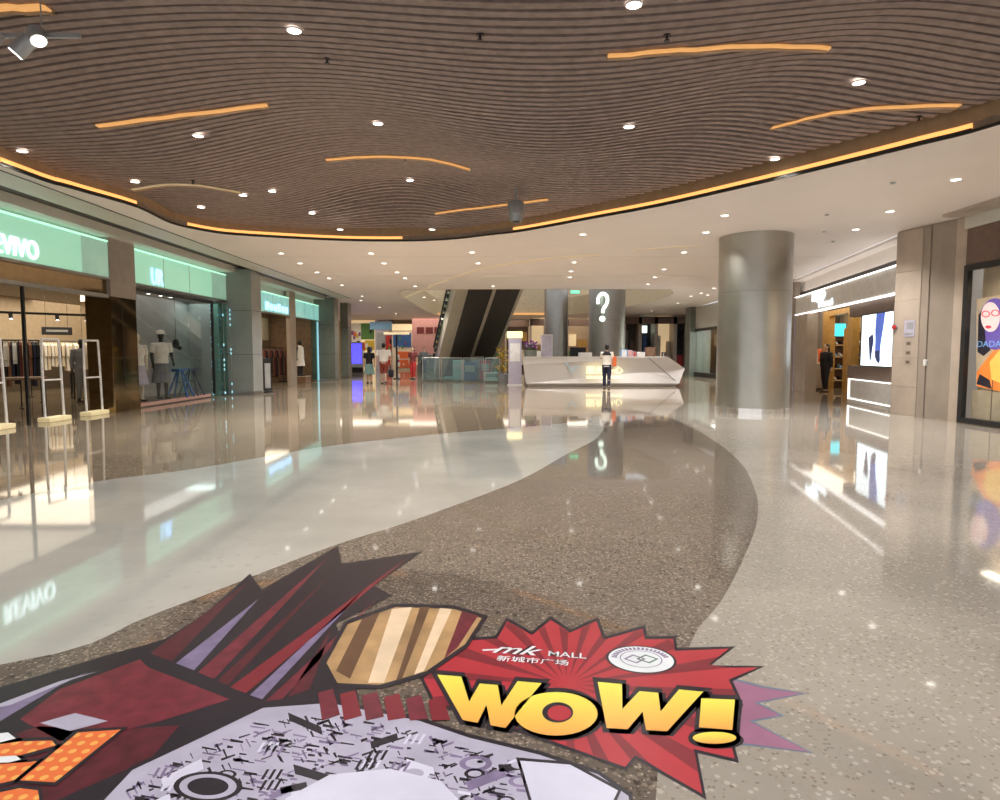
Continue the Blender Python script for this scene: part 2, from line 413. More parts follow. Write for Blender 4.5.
slot([(608, 53), (680, 47), (760, 43), (830, 45)], 'long orange slot nearest to the top right of the slatted ceiling', .055)
slot([(772, 126), (815, 114), (870, 106), (960, 102)], 'curved orange slot on the right above the white ceiling edge', .06)
slot([(-40, 4), (0, 4), (48, 4)], 'bright orange slot cut by the top left corner', .09)
# gold slots in the white ceiling
def wslot(pts, label, wd=.14):
    P = bez([G(x, y, CZ - .006) for x, y in pts], 5)
    one('slot_light', MB().loft([[(p.x - .02, p.y - wd, p.z), (p.x + .02, p.y + wd, p.z), (p.x + .02, p.y + wd, p.z + .01), (p.x - .02, p.y - wd, p.z + .01)] for p in P]), 'goldslot', label, 'light strip')
wslot([(405, 298), (420, 291), (442, 282), (475, 271), (515, 263), (560, 258), (598, 255)], 'long curved gold slot in the white ceiling in front of the escalators')
wslot([(632, 251), (665, 248), (700, 246)], 'short pale gold slot in the white ceiling left of the steel column', .07)
def astrip(i0, i1, label):
    one('cove_light', ribbon(atr[i0:i1+1], CZ + .1, CZ + .25, -.03), 'slot', label, 'light strip')
astrip(14, 24, 'gold cove light on the atrium edge right of the question mark column')

# ---- left side: header, channel and shop fronts
LX = -8.75
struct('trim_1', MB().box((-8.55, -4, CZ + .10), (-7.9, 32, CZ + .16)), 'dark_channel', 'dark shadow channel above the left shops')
struct('wall_left', MB().box((-9.0, -4, 3.92), (-8.45, 32, CZ + .16)), 'soffit', 'header above the left shop signs')
def shop_room(name, x0, x1, y0, y1, h, wm, fm=None, label=''):
    r = struct(name, MB().box((x0 - .1, y0 - .1, 0), (x0, y1 + .1, h)), wm, label)
    struct('side_wall', MB().box((x0, y0 - .1, 0), (x1, y0, h)), wm, None, r)
    struct('side_wall', MB().box((x0, y1, 0), (x1, y1 + .1, h)), wm, None, r)
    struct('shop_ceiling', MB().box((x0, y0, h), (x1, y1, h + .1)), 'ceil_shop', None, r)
    return r
rm = struct('wall_left', MB().box((-17.1, 6.4, 0), (-17, 27.1, 3.3)), 'shop_wall_warm', 'warm beige inner walls of the clothes shop')
for a_, b_ in (((-17, 6.4, 0), (-9, 6.5, 3.3)), ((-17, 27, 0), (-11.35, 27.1, 3.3)), ((-11.35, 20.9, 0), (-11.3, 32, 3.3)), ((-11.3, 20.9, 0), (-9, 20.95, 3.3))): struct('side_wall', MB().box(a_, b_), 'shop_wall_warm', None, rm)
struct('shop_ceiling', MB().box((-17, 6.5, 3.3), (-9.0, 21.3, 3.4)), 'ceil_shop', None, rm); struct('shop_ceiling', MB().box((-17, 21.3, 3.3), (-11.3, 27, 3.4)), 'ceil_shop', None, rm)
struct('added_dark_strip', MB().box((-17, 6.5, 0), (-16.95, 27, 1.25)), 'shop_wall_dark', None, rm); struct('added_dark_strip', MB().box((-17, 26.95, 0), (-11.4, 27, 1.25)), 'shop_wall_dark', None, rm)  # dark strips added low on the walls to darken the shop's lower part
rm = struct('wall_left', MB().box((-11.28, 21.9, 0), (-11.2, 32, 3.3)), 'shop_brown', 'brown inner walls of the far shop')
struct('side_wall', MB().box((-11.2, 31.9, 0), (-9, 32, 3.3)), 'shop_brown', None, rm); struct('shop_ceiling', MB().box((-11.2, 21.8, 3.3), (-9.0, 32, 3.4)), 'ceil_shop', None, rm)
struct('wall_left', MB().box((-9.05, -4, 3.3), (-8.98, 32, 3.95)), 'soffit', 'closing panel behind the left shop signs')
# pilasters
def pilaster(x0, x1, y0, y1, m, label, seams=(1.3, 2.7)):
    p = struct('wall_left', MB().bbox((x0, y0, 0), (x1, y1, CZ + .02), .012), m, label)
    for z in seams: struct('joint', MB().box((x0 - .002, y0 - .003, z), (x1 + .003, y1, z + .012)), 'dark_channel', None, p)
    struct('plinth', MB().box((x0 - .01, y0 - .012, 0), (x1 + .012, y1 + .01, .10)), 'steel_dark', None, p)
pilaster(-9.0, -7.95, 20.96, 21.8, 'stone_grey', 'grey stone pilaster between the second and third shop')
pilaster(-9.0, -8.0, 31.6, 32.4, 'stone_green', 'dark green stone pilaster after the third shop')
pilaster(-8.5, -8.1, 34.8, 35.6, 'stone_green', 'narrow dark pilaster at the far end of the left row')
# mirrored pillar between shop one and two
my0, my1 = YX(112, LX), YX(137, LX)
p = struct('wall_left', MB().bbox((-9.3, my0, 0), (LX + .02, my1, 2.62), .01), 'bronze_mirror', 'mirrored bronze pillar between the green shop signs')
struct('pillar_head', MB().box((-9.3, my0, 2.62), (LX + .03, my1, 3.92)), 'taupe_panel', 'matt taupe head panel', p)
struct('pillar_base', MB().box((-9.3, my0 - .005, 0), (LX + .035, my1 + .005, .55)), 'bronze_mirror', None, p)
struct('joint', MB().box((-9.3, my0 + .42, .55), (LX + .028, my0 + .435, 2.62)), 'black', None, p)

def sign_box(y0, y1, z0, z1, mat, label, ret=0.0, rail=True):
    t = thing('shop_sign', label, 'sign', (LX, y0, z0), world=True)
    MB().box((LX - .10, y0, z0), (LX, y1, z1 - .06)).build('glass_panel', mat, t)
    MB().box((LX - .12, y0, z1 - .055), (LX + .015, y1 + ret, z1 - .02)).build('light_strip', 'signedge', t)
    for yy in (y0 + (y1 - y0) * .33, y0 + (y1 - y0) * .66):
        MB().box((LX - .01, yy, z0), (LX + .004, yy + .012, z1 - .06)).build('panel_joint', 'stone_green', t)
    if ret: MB().box((LX - .03, y1, z0), (LX, y1 + ret, z1 - .06)).build('glow_panel', 'signglass_dim', t)
    if rail: MB().box((LX - .16, y0, z0 - .05), (LX + .03, y1 + ret, z0)).build('lower_trim', 'steel_dark', t)
    return t
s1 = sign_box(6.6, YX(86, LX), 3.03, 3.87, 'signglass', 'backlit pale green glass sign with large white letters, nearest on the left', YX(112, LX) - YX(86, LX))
XW = ((0, 1, 0), (0, 0, 1), (1, 0, 0))
text('lettering', 'REVIVO', 'letter_white', s1, basis((LX + .02, 11.17, 3.1), *XW), 1.29, .34, .03, 0, -.004)
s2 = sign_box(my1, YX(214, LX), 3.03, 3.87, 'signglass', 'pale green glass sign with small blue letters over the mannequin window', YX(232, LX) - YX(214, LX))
text('lettering', 'UR', 'letter_blue', s2, basis((LX + .02, YX(154, LX), 3.08), *XW), .55, .4, .03)
s3 = sign_box(YX(265, LX), YX(290, LX), 2.9, 3.66, 'signglass_blue', 'green glass sign with a row of blue letters past the grey pilaster')
ly = YX(266, LX); lw3 = (YX(289, LX) - ly) / 6
for k in range(6): MB().bbox((LX + .005, ly + lw3*k + .06, 2.98), (LX + .03, ly + lw3*(k + .8), 3.22 + .06*(k % 3 == 0)), .01).build('letter', 'letter_blue', s3)
s4 = sign_box(YX(296, LX), YX(323, LX), 2.9, 3.66, 'signglass_blue', 'blank blue-green glass sign, farthest on the left')
p = struct('wall_left', MB().box((-8.88, YX(290, LX), 0), (LX + .02, YX(296, LX), 3.92)), 'stone_beige', 'beige post in the middle of the third shop')
# head rail of the first shop: reflective band with a rail below
t = thing('entrance_head', 'reflective bronze band and steel rail under the first green sign', 'shopfront', (LX - .1, 6.6, 2.5), world=True)
MB().box((LX - .14, 6.6, 2.66), (LX - .06, my0, 2.98)).build('mirror_band', 'bronze_mirror', t)
MB().box((LX - .18, 6.6, 2.58), (LX - .02, my0, 2.66)).build('rail', 'steel_dark', t)
for yy in (YX(30, LX),): MB().box((LX - .13, yy, 0), (LX - .08, yy + .05, 2.58)).build('mullion', 'black', t)
# second shop: display window
wy0, wy1 = my1, 20.9
wall2 = struct('wall_left', MB().box((-10.0, wy0 - .1, 0), (-9.92, wy1 + .0, 3.3)), 'shop_grey', 'grey backdrop of the mannequin window')
struct('side_wall', MB().box((-9.92, wy1 - .1, 0), (-8.95, wy1 - .02, 2.95)), 'shop_grey', None, wall2)
struct('window_ceiling', MB().box((-9.92, wy0, 2.96), (-8.9, wy1, 3.02)), 'ceil_shop', None, wall2)
gy = YX(214, LX)
wn = struct('window_1', MB().box((LX - .03, wy0, .12), (LX - .015, gy, 2.9)), 'clear_glass', 'shop window in front of the mannequins')
struct('window_frame', MB().box((LX - .05, wy0, 2.84), (LX + .02, gy, 2.92)).box((LX - .05, gy - .05, .1), (LX + .02, gy, 2.9)), 'black', None, wn)
struct('glass_return', MB().box((LX - .03, gy, .02), (LX - .01, wy1 + .05, 2.9)), 'aqua_glass', 'aqua tinted glass return', wn)
struct('side_wall', MB().prism([(-9.25, my0 + .05), (-9.34, my0 + .05), (-9.98, my1 - .12), (-9.98, my1 - .04), (-9.25, my1 - .04)], 0, 3.3), 'bronze_mirror', None, wall2)
pl = thing('display_platform', 'low display platform with a pink front under the mannequins', 'platform', (-9.8, wy0, 0), world=True)
MB().box((-9.9, wy0 + .05, 0), (-8.85, gy - .1, .12)).build('deck', 'shop_wall_dark', pl)
MB().box((-8.86, wy0 + .05, .03), (-8.84, gy - .1, .12)).build('pink_edge', 'pinkbase', pl)
def glint_row(loc, z0, z1, label, mat='blue_glint'):  # glowing dots stand for bright glints in the glass edges
    t = thing('glass_glint', label, 'light', (loc[0], loc[1], z0), group='rows of painted blue glints in the glass return')
    MB().tube([(0, 0, 0), (0, 0, z1 - z0)], .006, 5).build('glint_line', 'steel', t)
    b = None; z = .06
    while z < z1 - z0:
        if b is None: b = MB().ell((0, 0, 0), (.025, .025, .05), 6, 4).build('glint_dot', mat, t); b.location.z = z
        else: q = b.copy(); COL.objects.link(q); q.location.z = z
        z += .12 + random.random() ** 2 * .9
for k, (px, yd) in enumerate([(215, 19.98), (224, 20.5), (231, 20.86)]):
    glint_row((AtY(px, 353, yd).x + .0 if AtY(px, 353, yd).x > -8.7 else -8.83, yd), .04, 2.9, 'row of glowing blue dots painted as glints in the aqua glass return')
# third shop window/door
t = struct('window_2', MB().box((LX - .03, YX(312, LX), .05), (LX - .01, 31.6, 2.88)), 'aqua_glass', 'glass pane at the far end of the third shop')
struct('pane_edge', MB().box((LX - .05, YX(318, LX), .02), (LX + .02, YX(318, LX) + .08, 2.88)), 'blue_glint', 'glowing blue glass edge', t)
# far-left continuation
struct('wall_left', MB().box((-14.6, 32, 0), (-14.4, 58, CZ)), 'shop_wall_warm', 'far left side wall')
struct('wall_left', MB().box((-14.5, 32.3, 0), (-9.0, 32.5, CZ)), 'stone_green', 'return wall behind the third shop')
struct('wall_back', MB().box((-14.6, 55, 0), (14.6, 55.2, 9)), 'beige_fascia', 'far end wall')
struct('wall_right', MB().box((14.4, 23, 0), (14.6, 58, CZ)), 'shop_wall_dark', 'far right side wall')
# upper floor slab edge beyond the atrium
struct('wall_back', MB().box((-6, 46.1, CZ + .1), (9, 46.3, 8)), 'beige_fascia', 'beige slab edge above the far shops')
one('cove_light', MB().box((-4.4, 45.9, CZ + .02), (3.4, 46.0, CZ + .16)), 'slot', 'straight gold light line under the beige slab edge behind the escalators', 'light strip')

# ---- right side
RX = 8.9
def R(px, off=0.0): # meeting point of a pixel column with the line A-B (shop front set at an angle), moved off the line
    d = ray(px, HOR); k = d.x / d.y; O = A + Vector((-ABn.y, ABn.x)) * off
    q = (k * O.y - O.x) / (ABn.x - k * ABn.y); return O + ABn * q
NR = Vector((-ABn.y, ABn.x))      # points to the mall side
def rbox(px0, px1, z0, z1, d0, d1):
    a, b = R(px0, d1), R(px1, d1); e = d0 - d1; return MB().prism([a + NR*e, b + NR*e, b, a], z0, z1)
RB = basis((0, 0, 0), (-ABn.x, -ABn.y, 0), (0, 0, 1), (NR.x, NR.y, 0))
# stone block beside the shops
P0, P1, P2, P3, P4 = [G(x, y).xy for x, y in [(891, 413.5), (916, 416.5), (924, 417.5), (946, 419.5), (961, 421.5)]]
blk = struct('wall_right', MB().prism([P0, Vector((9.35, 15.3)), Vector((10.3, 15.2)), Vector((10.3, 13.4)), P4, P1], 0, CZ + .02), 'stone_taupe', 'stone clad wall block between the two right shops')
def face(a, b, d0, d1, z0, z1, m, nm, lab=None, i0=0, i1=0):
    t = (b - a).normalized(); n = Vector((t.y, -t.x))
    if n.dot(-a) < 0: n = -n
    a2, b2 = a + t*i0, b - t*i1
    return struct(nm, MB().prism([a2 + n*d0, b2 + n*d0, b2 + n*d1, a2 + n*d1], z0, z1), m, lab, blk)
zz = [0, .62, 1.24, 1.86, 2.48, 3.1, 3.98]
for k in range(6): face(P0, P1, 0, .03, zz[k] + .004, zz[k+1] - .004, 'stone_beige', 'stone_panel')
face(P1, P2, -.02, .015, 0, 3.98, 'stone_taupe', 'dark_strip', None, 0, .02)
face(P2, P3, -.06, .02, 0, 3.98, 'stone_taupe', 'stone_panel', None, .02, .05)
face(P3, P4, -.06, .045, 0, 3.98, 'stone_beige', 'stone_panel', None, .06, .0)
face(P3, P3 + (P4 - P3) * .25, -.04, .022, 0, 3.98, 'black', 'dark_gap', None, -.02, 0)
c = P0 + (P1 - P0) * .62; nn = (P1 - P0).normalized(); no = Vector((nn.y, -nn.x)); no = no if no.dot(-P0) > 0 else -no
nt_ = thing('notice_plate', 'small grey notice plate on the beige stone wall', 'sign', (c.x, c.y, 1.75), world=True)
def plate(t, s0, s1, z0, z1, d0, d1, nm, m):
    return MB().prism([c + nn*s0 + no*d0, c + nn*s1 + no*d0, c + nn*s1 + no*d1, c + nn*s0 + no*d1], z0, z1).build(nm, m, t)
plate(nt_, -.12, .16, 1.70, 2.05, .03, .042, 'plate', 'lavender'); plate(nt_, -.05, .13, 1.86, 2.0, .042, .046, 'print', 'grey_metal'); plate(nt_, -.09, .12, 1.74, 1.78, .042, .046, 'print', 'grey_metal')
al = thing('alarm_button', 'red round alarm button on the edge of the beige stone wall', 'alarm', (P0.x, P0.y, 1.9), world=True)
ap = P0 + nn * .06
MB().tube([(ap + no*.04).to_3d() + Vector((0, 0, 1.92)), (ap + no*.09).to_3d() + Vector((0, 0, 1.92))], .05, 12).build('button', 'red', al); MB().tube([(ap + no*.031).to_3d() + Vector((0, 0, 1.92)), (ap + no*.05).to_3d() + Vector((0, 0, 1.92))], .07, 12).build('ring', 'grey_metal', al)
for k, zq in enumerate((1.55, 1.35, 1.15)):
    o = thing('wall_sticker', ['small brown sticker high under the notice plate', 'middle brown sticker under the notice plate', 'lowest brown sticker under the notice plate'][k], 'sticker', (c.x, c.y, zq), world=True)
    plate(o, -.06, .08, zq - .04, zq + .05, .03, .036, 'sheet', 'stone_taupe'); plate(o, -.03, .05, zq - .02, zq + .03, .036, .04, 'print', 'brown_panel')
sw = thing('wall_switch', 'small pale switch box on the dark strip of the stone wall', 'switch', (P2.x, P2.y, 1.0), world=True)
e = P1 + (P2 - P1) * .8; MB().bbox((e.x - .05, e.y - .08, 1.08), (e.x + .05, e.y - .02, 1.22), .01).build('box', 'white', sw); MB().box((e.x - .02, e.y - .088, 1.12), (e.x + .02, e.y - .08, 1.18)).build('key', 'grey_metal', sw)

# nearest right shop (window with poster)
WX = 8.98; ya, yb = 5.0, G(962, 422).y
sf = struct('wall_right', MB().box((WX, -4, 3.03), (WX + .3, yb, 3.95)), 'brown_panel', 'dark brown header over the poster window')
struct('header_edge', MB().box((WX - .06, -4, 3.72), (WX, yb, 3.95)), 'soffit', 'grey metal cornice', sf)
struct('soffit_strip', MB().box((WX - .5, -4, 3.94), (WX + .2, yb, 4.0)), 'stone_beige', None, sf)
dw = struct('door_1', MB().box((WX - .03, -4, 2.92), (WX + .06, yb, 3.03)).box((WX - .03, yb - .12, 0), (WX + .06, yb, 2.92)).box((WX - .03, -4, 0), (WX + .06, yb - .12, .10)), 'black', 'black frame of the poster window')
struct('pane', MB().box((WX + .01, -4, .1), (WX + .02, yb - .12, 2.92)), 'clear_glass', None, dw)
struct('inner_wall', MB().box((WX + .35, -4, 0), (WX + .45, yb, 3)), 'shop_wall_warm', 'warm beige inner wall', dw)
py1 = YX(976.5, WX + .2); pt = thing('window_poster', 'large poster of a woman in an orange jacket inside the right window', 'poster', (WX + .2, py1, .9), world=True)
PB = basis((WX + .18, py1, 0), (0, -1, 0), (0, 0, 1), (-1, 0, 0))
def pw(px, py):  # picture pixel -> (s, z) on the poster plane
    q = AtX(px, py, WX + .18); return (py1 - q.y, q.z)
def pshape(pts, m, nm, d, r=None):
    pts = [Vector(pw(*q)) for q in pts]
    mb = MB().flat([pts], d, d + .003).xf(PB); return mb.build(nm, m, pt)
pshape([(976.5, 299), (1040, 288), (1040, 401), (976.5, 386)], 'poster_bg', 'sheet', 0)
def pell(cx, cy, rx, ry): return [(cx + rx*math.cos(2*PI*i/20), cy + ry*math.sin(2*PI*i/20)) for i in range(20)]
pshape([(977, 386), (977, 372), (986, 360), (994, 350), (1010, 346), (1030, 360), (1038, 400)], 'poster_orange', 'jacket', .003)
pshape(pell(996, 324, 17, 26), 'poster_purple', 'hair', .006)
pshape([(979, 315), (984, 308), (986, 340), (991, 350), (984, 356), (978, 352)], 'poster_dark', 'dark_hair', .0075)  # black hair printed beside the face
pshape(pell(991, 317, 9.5, 15), 'poster_face', 'face', .009)
for q in ((986.5, 314), (996, 313)):
    ring = pell(q[0], q[1], 4.2, 3.4); hole = pell(q[0], q[1], 3.2, 2.5)
    MB().flat([[Vector(pw(*z)) for z in ring], [Vector(pw(*z)) for z in hole]], .012, .015).xf(PB).build('glasses', 'poster_red', pt)
pshape(pell(989, 327, 3, 1.6), 'poster_red', 'lips', .012)
pshape([(990, 362), (1000, 350), (1012, 352), (1008, 385), (992, 380)], 'poster_yellow', 'highlight', .0065)
pshape([(977, 384), (980, 374), (990, 380), (992, 389)], 'poster_dark', 'sleeve', .0065)
text('print', 'DADA', 'poster_blue', pt, PB @ Matrix.Translation((pw(978, 347)[0], pw(978, 347)[1], .016)), pw(1002, 345)[0] - pw(978, 347)[0], .11, .002)
struct('base_panel', MB().box((WX + .15, py1 - 3, .1), (WX + .2, py1, pw(977, 389)[1] - .02)), 'shop_wall_warm', 'pale base under the poster', dw)
struct('joint', MB().box((WX + .14, YX(986, WX) - .01, .1), (WX + .15, YX(986, WX), .85)), 'brown_panel', None, dw)

# angled right shop
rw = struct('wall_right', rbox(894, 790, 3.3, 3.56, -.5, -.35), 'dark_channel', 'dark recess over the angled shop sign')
struct('soffit_panel', rbox(894, 790, 3.56, 3.92, -.5, -.3), 'white_ceiling', None, rw)
struct('soffit_panel', rbox(894, 790, 3.90, 3.96, -.4, .05), 'white_ceiling', None, rw)
sg = thing('shop_sign', 'long taupe fascia sign with two rows of white letters on the angled right shop', 'sign', (R(850).x, R(850).y, 2.8), world=True)
rbox(894, 793, 2.72, 3.32, -.25, -.05).build('fascia_board', 'sign_taupe', sg)
rbox(894, 793, 3.32, 3.345, -.25, .0).build('upper_light_strip', 'led_white', sg)
rbox(894, 793, 2.695, 2.72, -.25, -.02).build('lower_light_strip', 'led_white', sg)
q = R(811, -.05); tw = (R(811) - R(824)).length
text('lettering', 'HOO', 'letter_white', sg, Matrix.Translation((q.x, q.y, 3.02)) @ RB @ Matrix.Translation((0, 0, .02)), tw * .95, .26, .03, 0, .01)
q = R(816, -.05); tw = (R(816) - R(832)).length
text('lettering', 'Thaai', 'letter_white', sg, Matrix.Translation((q.x, q.y, 2.79)) @ RB @ Matrix.Translation((0, 0, .02)), tw * .95, .2, .03)
# pier, recessed panel, portal, light box, plinth
struct('pier', rbox(806, 794, 0, 2.69, -.4, -.05), 'stone_beige', 'pale stone pier', rw)
struct('pier_light', rbox(794, 792.5, 0, 2.7, -.3, -.02), 'lavender', 'white light line on the pier edge', rw)
struct('recess_panel', rbox(824, 803, .0, 3.05, -1.6, -1.5), 'stone_taupe', None, rw)
struct('upper_panel', rbox(892, 848, 2.35, 2.70, -.5, -.2), 'brown_panel', None, rw)
struct('lower_panel', rbox(892, 848, .66, 1.0, -.5, -.2), 'brown_panel', None, rw)
d2 = struct('door_2', rbox(852, 847, 0, 2.85, -1.4, -1.2), 'wood_gold', 'golden timber portal of the angled shop')
struct('jamb', rbox(828, 822, 0, 2.85, -1.4, -1.2), 'wood_gold', None, d2); struct('lintel', rbox(847, 828, 2.66, 2.85, -1.4, -1.2), 'wood_gold', None, d2)
lbx = thing('light_box', 'tall bright light box picturing blue jeans and boots beside the stone wall', 'light box', (R(875).x, R(875).y, 1.0), world=True)
def rz(px, py): # height of a pixel on the A-B plane
    return AtY(px, py, (R(px) + NR * -.12).y).z
rbox(892, 860, 1.0, 2.35, -.35, -.15).build('case', 'black', lbx)
rbox(891, 861, 1.03, 2.32, -.15, -.13).build('lit_face', 'lightbox', lbx)
L0 = R(861, -.13); LB = Matrix.Translation((L0.x, L0.y, 0)) @ RB @ Matrix.Translation((0, 0, .003)); LW = (R(861, -.13) - R(891, -.13)).length
def legs(pts, m, nm, d): MB().flat([[Vector((LW * a, 1.03 + 1.29 * b)) for a, b in pts]], d, d + .004).xf(LB).build(nm, m, lbx)
legs([(.50, 1), (.78, 1), (.74, .72), (.68, .45), (.66, .2), (.50, .2), (.50, .5), (.48, .7)], 'jean_print', 'jeans', 0)
legs([(.50, .28), (.66, .3), (.68, .12), (.66, .05), (.58, .08), (.52, .16)], 'ink_print', 'boot', .005)
legs([(.26, .55), (.40, .62), (.44, .5), (.40, .3), (.37, .12), (.33, .1), (.30, .3)], 'ink_print', 'leg', .0)
pn = thing('lit_plinth', 'low pale plinth outlined by white light under the light box', 'plinth', (R(870).x, R(870).y, 0), world=True)
rbox(891, 849, .0, .64, -.5, -.1).build('body', 'panel_lit', pn)
rbox(891, 849, .63, .655, -.12, -.08).build('upper_light_line', 'led_white', pn); rbox(850.2, 849, .1, .64, -.12, -.08).build('end_light_line', 'led_white', pn); rbox(891, 849, .1, .125, -.12, -.08).build('lower_light_line', 'led_white', pn)
# shop interior on the right
ri = struct('wall_right', MB().box((13.5, 15.5, 0), (13.6, 29, 3.4)), 'shop_wall_warm', 'inner wall of the angled right shop')
struct('shop_ceiling', MB().prism([A + NR*-.5, B + NR*-.5, Vector((13.6, 28)), Vector((13.6, 15.5))], 3.1, 3.2), 'ceil_shop', None, ri)
struct('inner_wall', MB().box((10.4, 28.5, 0), (13.6, 28.6, 3.4)), 'stone_taupe', None, ri)
struct('inner_wall', MB().box((9.4, 15.4, 0), (13.6, 15.5, 3.4)), 'shop_wall_dark', None, ri)
# wall further back on the right
C1 = Vector((11.15, 36.8))
struct('wall_right', MB().prism([B, Vector((10.9, 30)), Vector((11.1, 30)), B + Vector((.2, 0))], 0, CZ), 'stone_taupe', 'taupe wall behind the steel column')
rp = struct('wall_right', MB().box((11.0, 37.8, 0), (12.2, 38.8, CZ)), 'stone_green', 'dark pier left of the far white window')
wn3 = struct('window_3', MB().box((11.35, 30, .25), (11.4, 37.8, 2.6)), 'clear_glass', 'far shop window right of the dark pier')
struct('window_frame', MB().box((11.3, 30, 0), (11.45, 37.8, .25)).box((11.3, 30, 2.6), (11.45, 37.8, 2.75)), 'black', None, wn3)
struct('header', MB().box((11.3, 30, 2.75), (11.5, 37.8, CZ)), 'soffit', None, wn3)
struct('lit_back_wall', MB().box((12.9, 30, 0), (13.0, 37.8, 2.8)), 'ivory', None, wn3)

# ================================================================== THINGS
# ---- lamps
def downlight(p, r, label, group, power, src={}):
    key = (round(r, 3), group)
    if key not in src:
        t = thing('downlight', label, 'light', tuple(p), group=group)
        n = 20
        MB().loft([[(q*math.cos(2*PI*i/n), q*math.sin(2*PI*i/n), z) for i in range(n)] for q, z in ((r*1.12, .0), (r*1.12, -.012), (r, -.015), (r*.96, -.002))], caps=False).build('trim_ring', 'trim_white', t, True)
        MB().cyl((0, 0), r * .98, -.012, -.006, 20).build('lens', 'lamp', t)
        src[key] = t
    else:
        t = copy_tree(src[key]); t.location = p
    l = bpy.data.lights.new('lamp', 'SPOT'); l.energy = power; l.color = SPOT_C; l.spot_size = math.radians(125); l.spot_blend = .9; l.shadow_soft_size = .06
    o = bpy.data.objects.new('lamp', l); COL.objects.link(o); o.parent = t; o.location = (0, 0, -.03)
    return t
for q in [(294, 27), (634, 1), (859, 80), (629, 125), (378, 122), (198, 134), (410, 179), (135, 180), (22, 149), (243, 194), (272, 190), (201, 206), (312, 212), (775, 157), (340, 229), (432, 229)]:
    h = HIT(*q); p = Vector((h.x, h.y, SZ(h.x, h.y) - .012))
    if q[1] > 225: p = AtY(q[0], q[1], 14.7)
    downlight(p, .068, 'added unseen downlight set among the brown ceiling slats', 'downlights in the slatted ceiling', SPOT_W * (.25 if edge_dist(p.x, p.y) < .7 else 1))
white_px = [(281, 253), (300, 263), (317, 272), (329, 278), (342, 285), (371, 253), (384, 263), (397, 272), (405, 278), (415, 286), (424, 297), (472, 252), (478, 263), (493, 286), (574, 262), (571, 271), (570, 277), (583, 234), (664, 269), (655, 277), (648, 284), (684, 252), (706, 232), (725, 215), (691, 296), (701, 293), (714, 288), (856, 229), (890, 211), (956, 179), (362, 296), (434, 300)]
for q in white_px:
    downlight(G(q[0], q[1], CZ - .001), .07, 'added small round downlight in the smooth white ceiling', 'downlights in the white ceiling', SPOT_W * 1.25)
for p_ in [(-7, 33), (-11, 36), (-7, 38), (-11, 42), (-7, 44), (9.5, 30), (9.5, 35), (9.5, 41)]: downlight(Vector((*p_, CZ - .001)), .07, 'added small round downlight in the smooth white ceiling', 'downlights in the white ceiling', SPOT_W)  # extra downlights added to brighten the far ceiling
for x_ in (-5.4, -2.6, .4, 3.2, 5.6):  # unseen downlights added to brighten the foreground stickers
    for y_ in (2.6, 4.4): downlight(Vector((x_, y_, SZ(x_, y_) - .03)), .075, 'added unseen downlight set among the brown ceiling slats', 'downlights in the slatted ceiling', SPOT_W * .45)
for x_ in (-5, 0, 5):  # more unseen ones added overhead and behind the viewer, also to brighten the foreground
    for y_ in (-2.5, 0): downlight(Vector((x_, y_, CZ - .001)), .07, 'added small round downlight in the smooth white ceiling', 'downlights in the white ceiling', SPOT_W * .5)
# sprinklers
spk = None
for q in [(327, 58), (193, 180), (667, 34), (919, 116), (480, 33), (405, 157)]:
    h = HIT(*q); p = (h.x, h.y, SZ(h.x, h.y))
    if spk is None:
        spk = thing('sprinkler', 'small dark sprinkler head hanging from the ceiling slats', 'sprinkler', p, group='sprinklers in the slatted ceiling')
        MB().tube([(0, 0, .05), (0, 0, -.05)], .012, 8).build('stem', 'black', spk); MB().cyl((0, 0), .028, -.06, -.05, 12).build('deflector', 'black', spk)
        MB().cyl((0, 0), .035, -.012, 0, 12).build('collar', 'black', spk)
    else:
        c_ = copy_tree(spk); c_.location = p
spk2 = None
for q in [(893, 182), (827, 214), (824, 231), (833, 241)]:
    p = tuple(G(q[0], q[1], CZ))
    if spk2 is None:
        spk2 = thing('ceiling_nozzle', 'tiny dark nozzle in the white ceiling right of the steel column', 'nozzle', p, group='nozzles in the white ceiling')
        MB().cyl((0, 0), .035, -.03, 0, 12).build('body', 'grey_metal', spk2); MB().cyl((0, 0), .05, -.008, 0, 12).build('collar', 'trim_white', spk2)
    else:
        c_ = copy_tree(spk2); c_.location = p
# hanging sensor
h = AtY(516, 211, 12.3); st = thing('hanging_sensor', 'grey rounded sensor housing hanging below the slatted ceiling', 'sensor', (h.x, h.y, h.z))
MB().rings([(0, 0, -.20, .06, .06), (0, 0, -.19, .11, .11), (0, 0, -.05, .15, .15), (0, 0, .12, .16, .16), (0, 0, .18, .12, .12), (0, 0, .2, .04, .04)], 18).build('housing', 'grey_metal', st, True)
MB().cyl((0, -.0), .07, -.215, -.195, 14).build('lens', 'black', st); MB().tube([(0, 0, .19), (0, 0, SZ(h.x, h.y) - h.z + .03)], .025, 8).build('rod', 'grey_metal', st)
MB().box((-.07, -.162, -.06), (.07, -.14, .0)).build('badge', 'steel_dark', st)
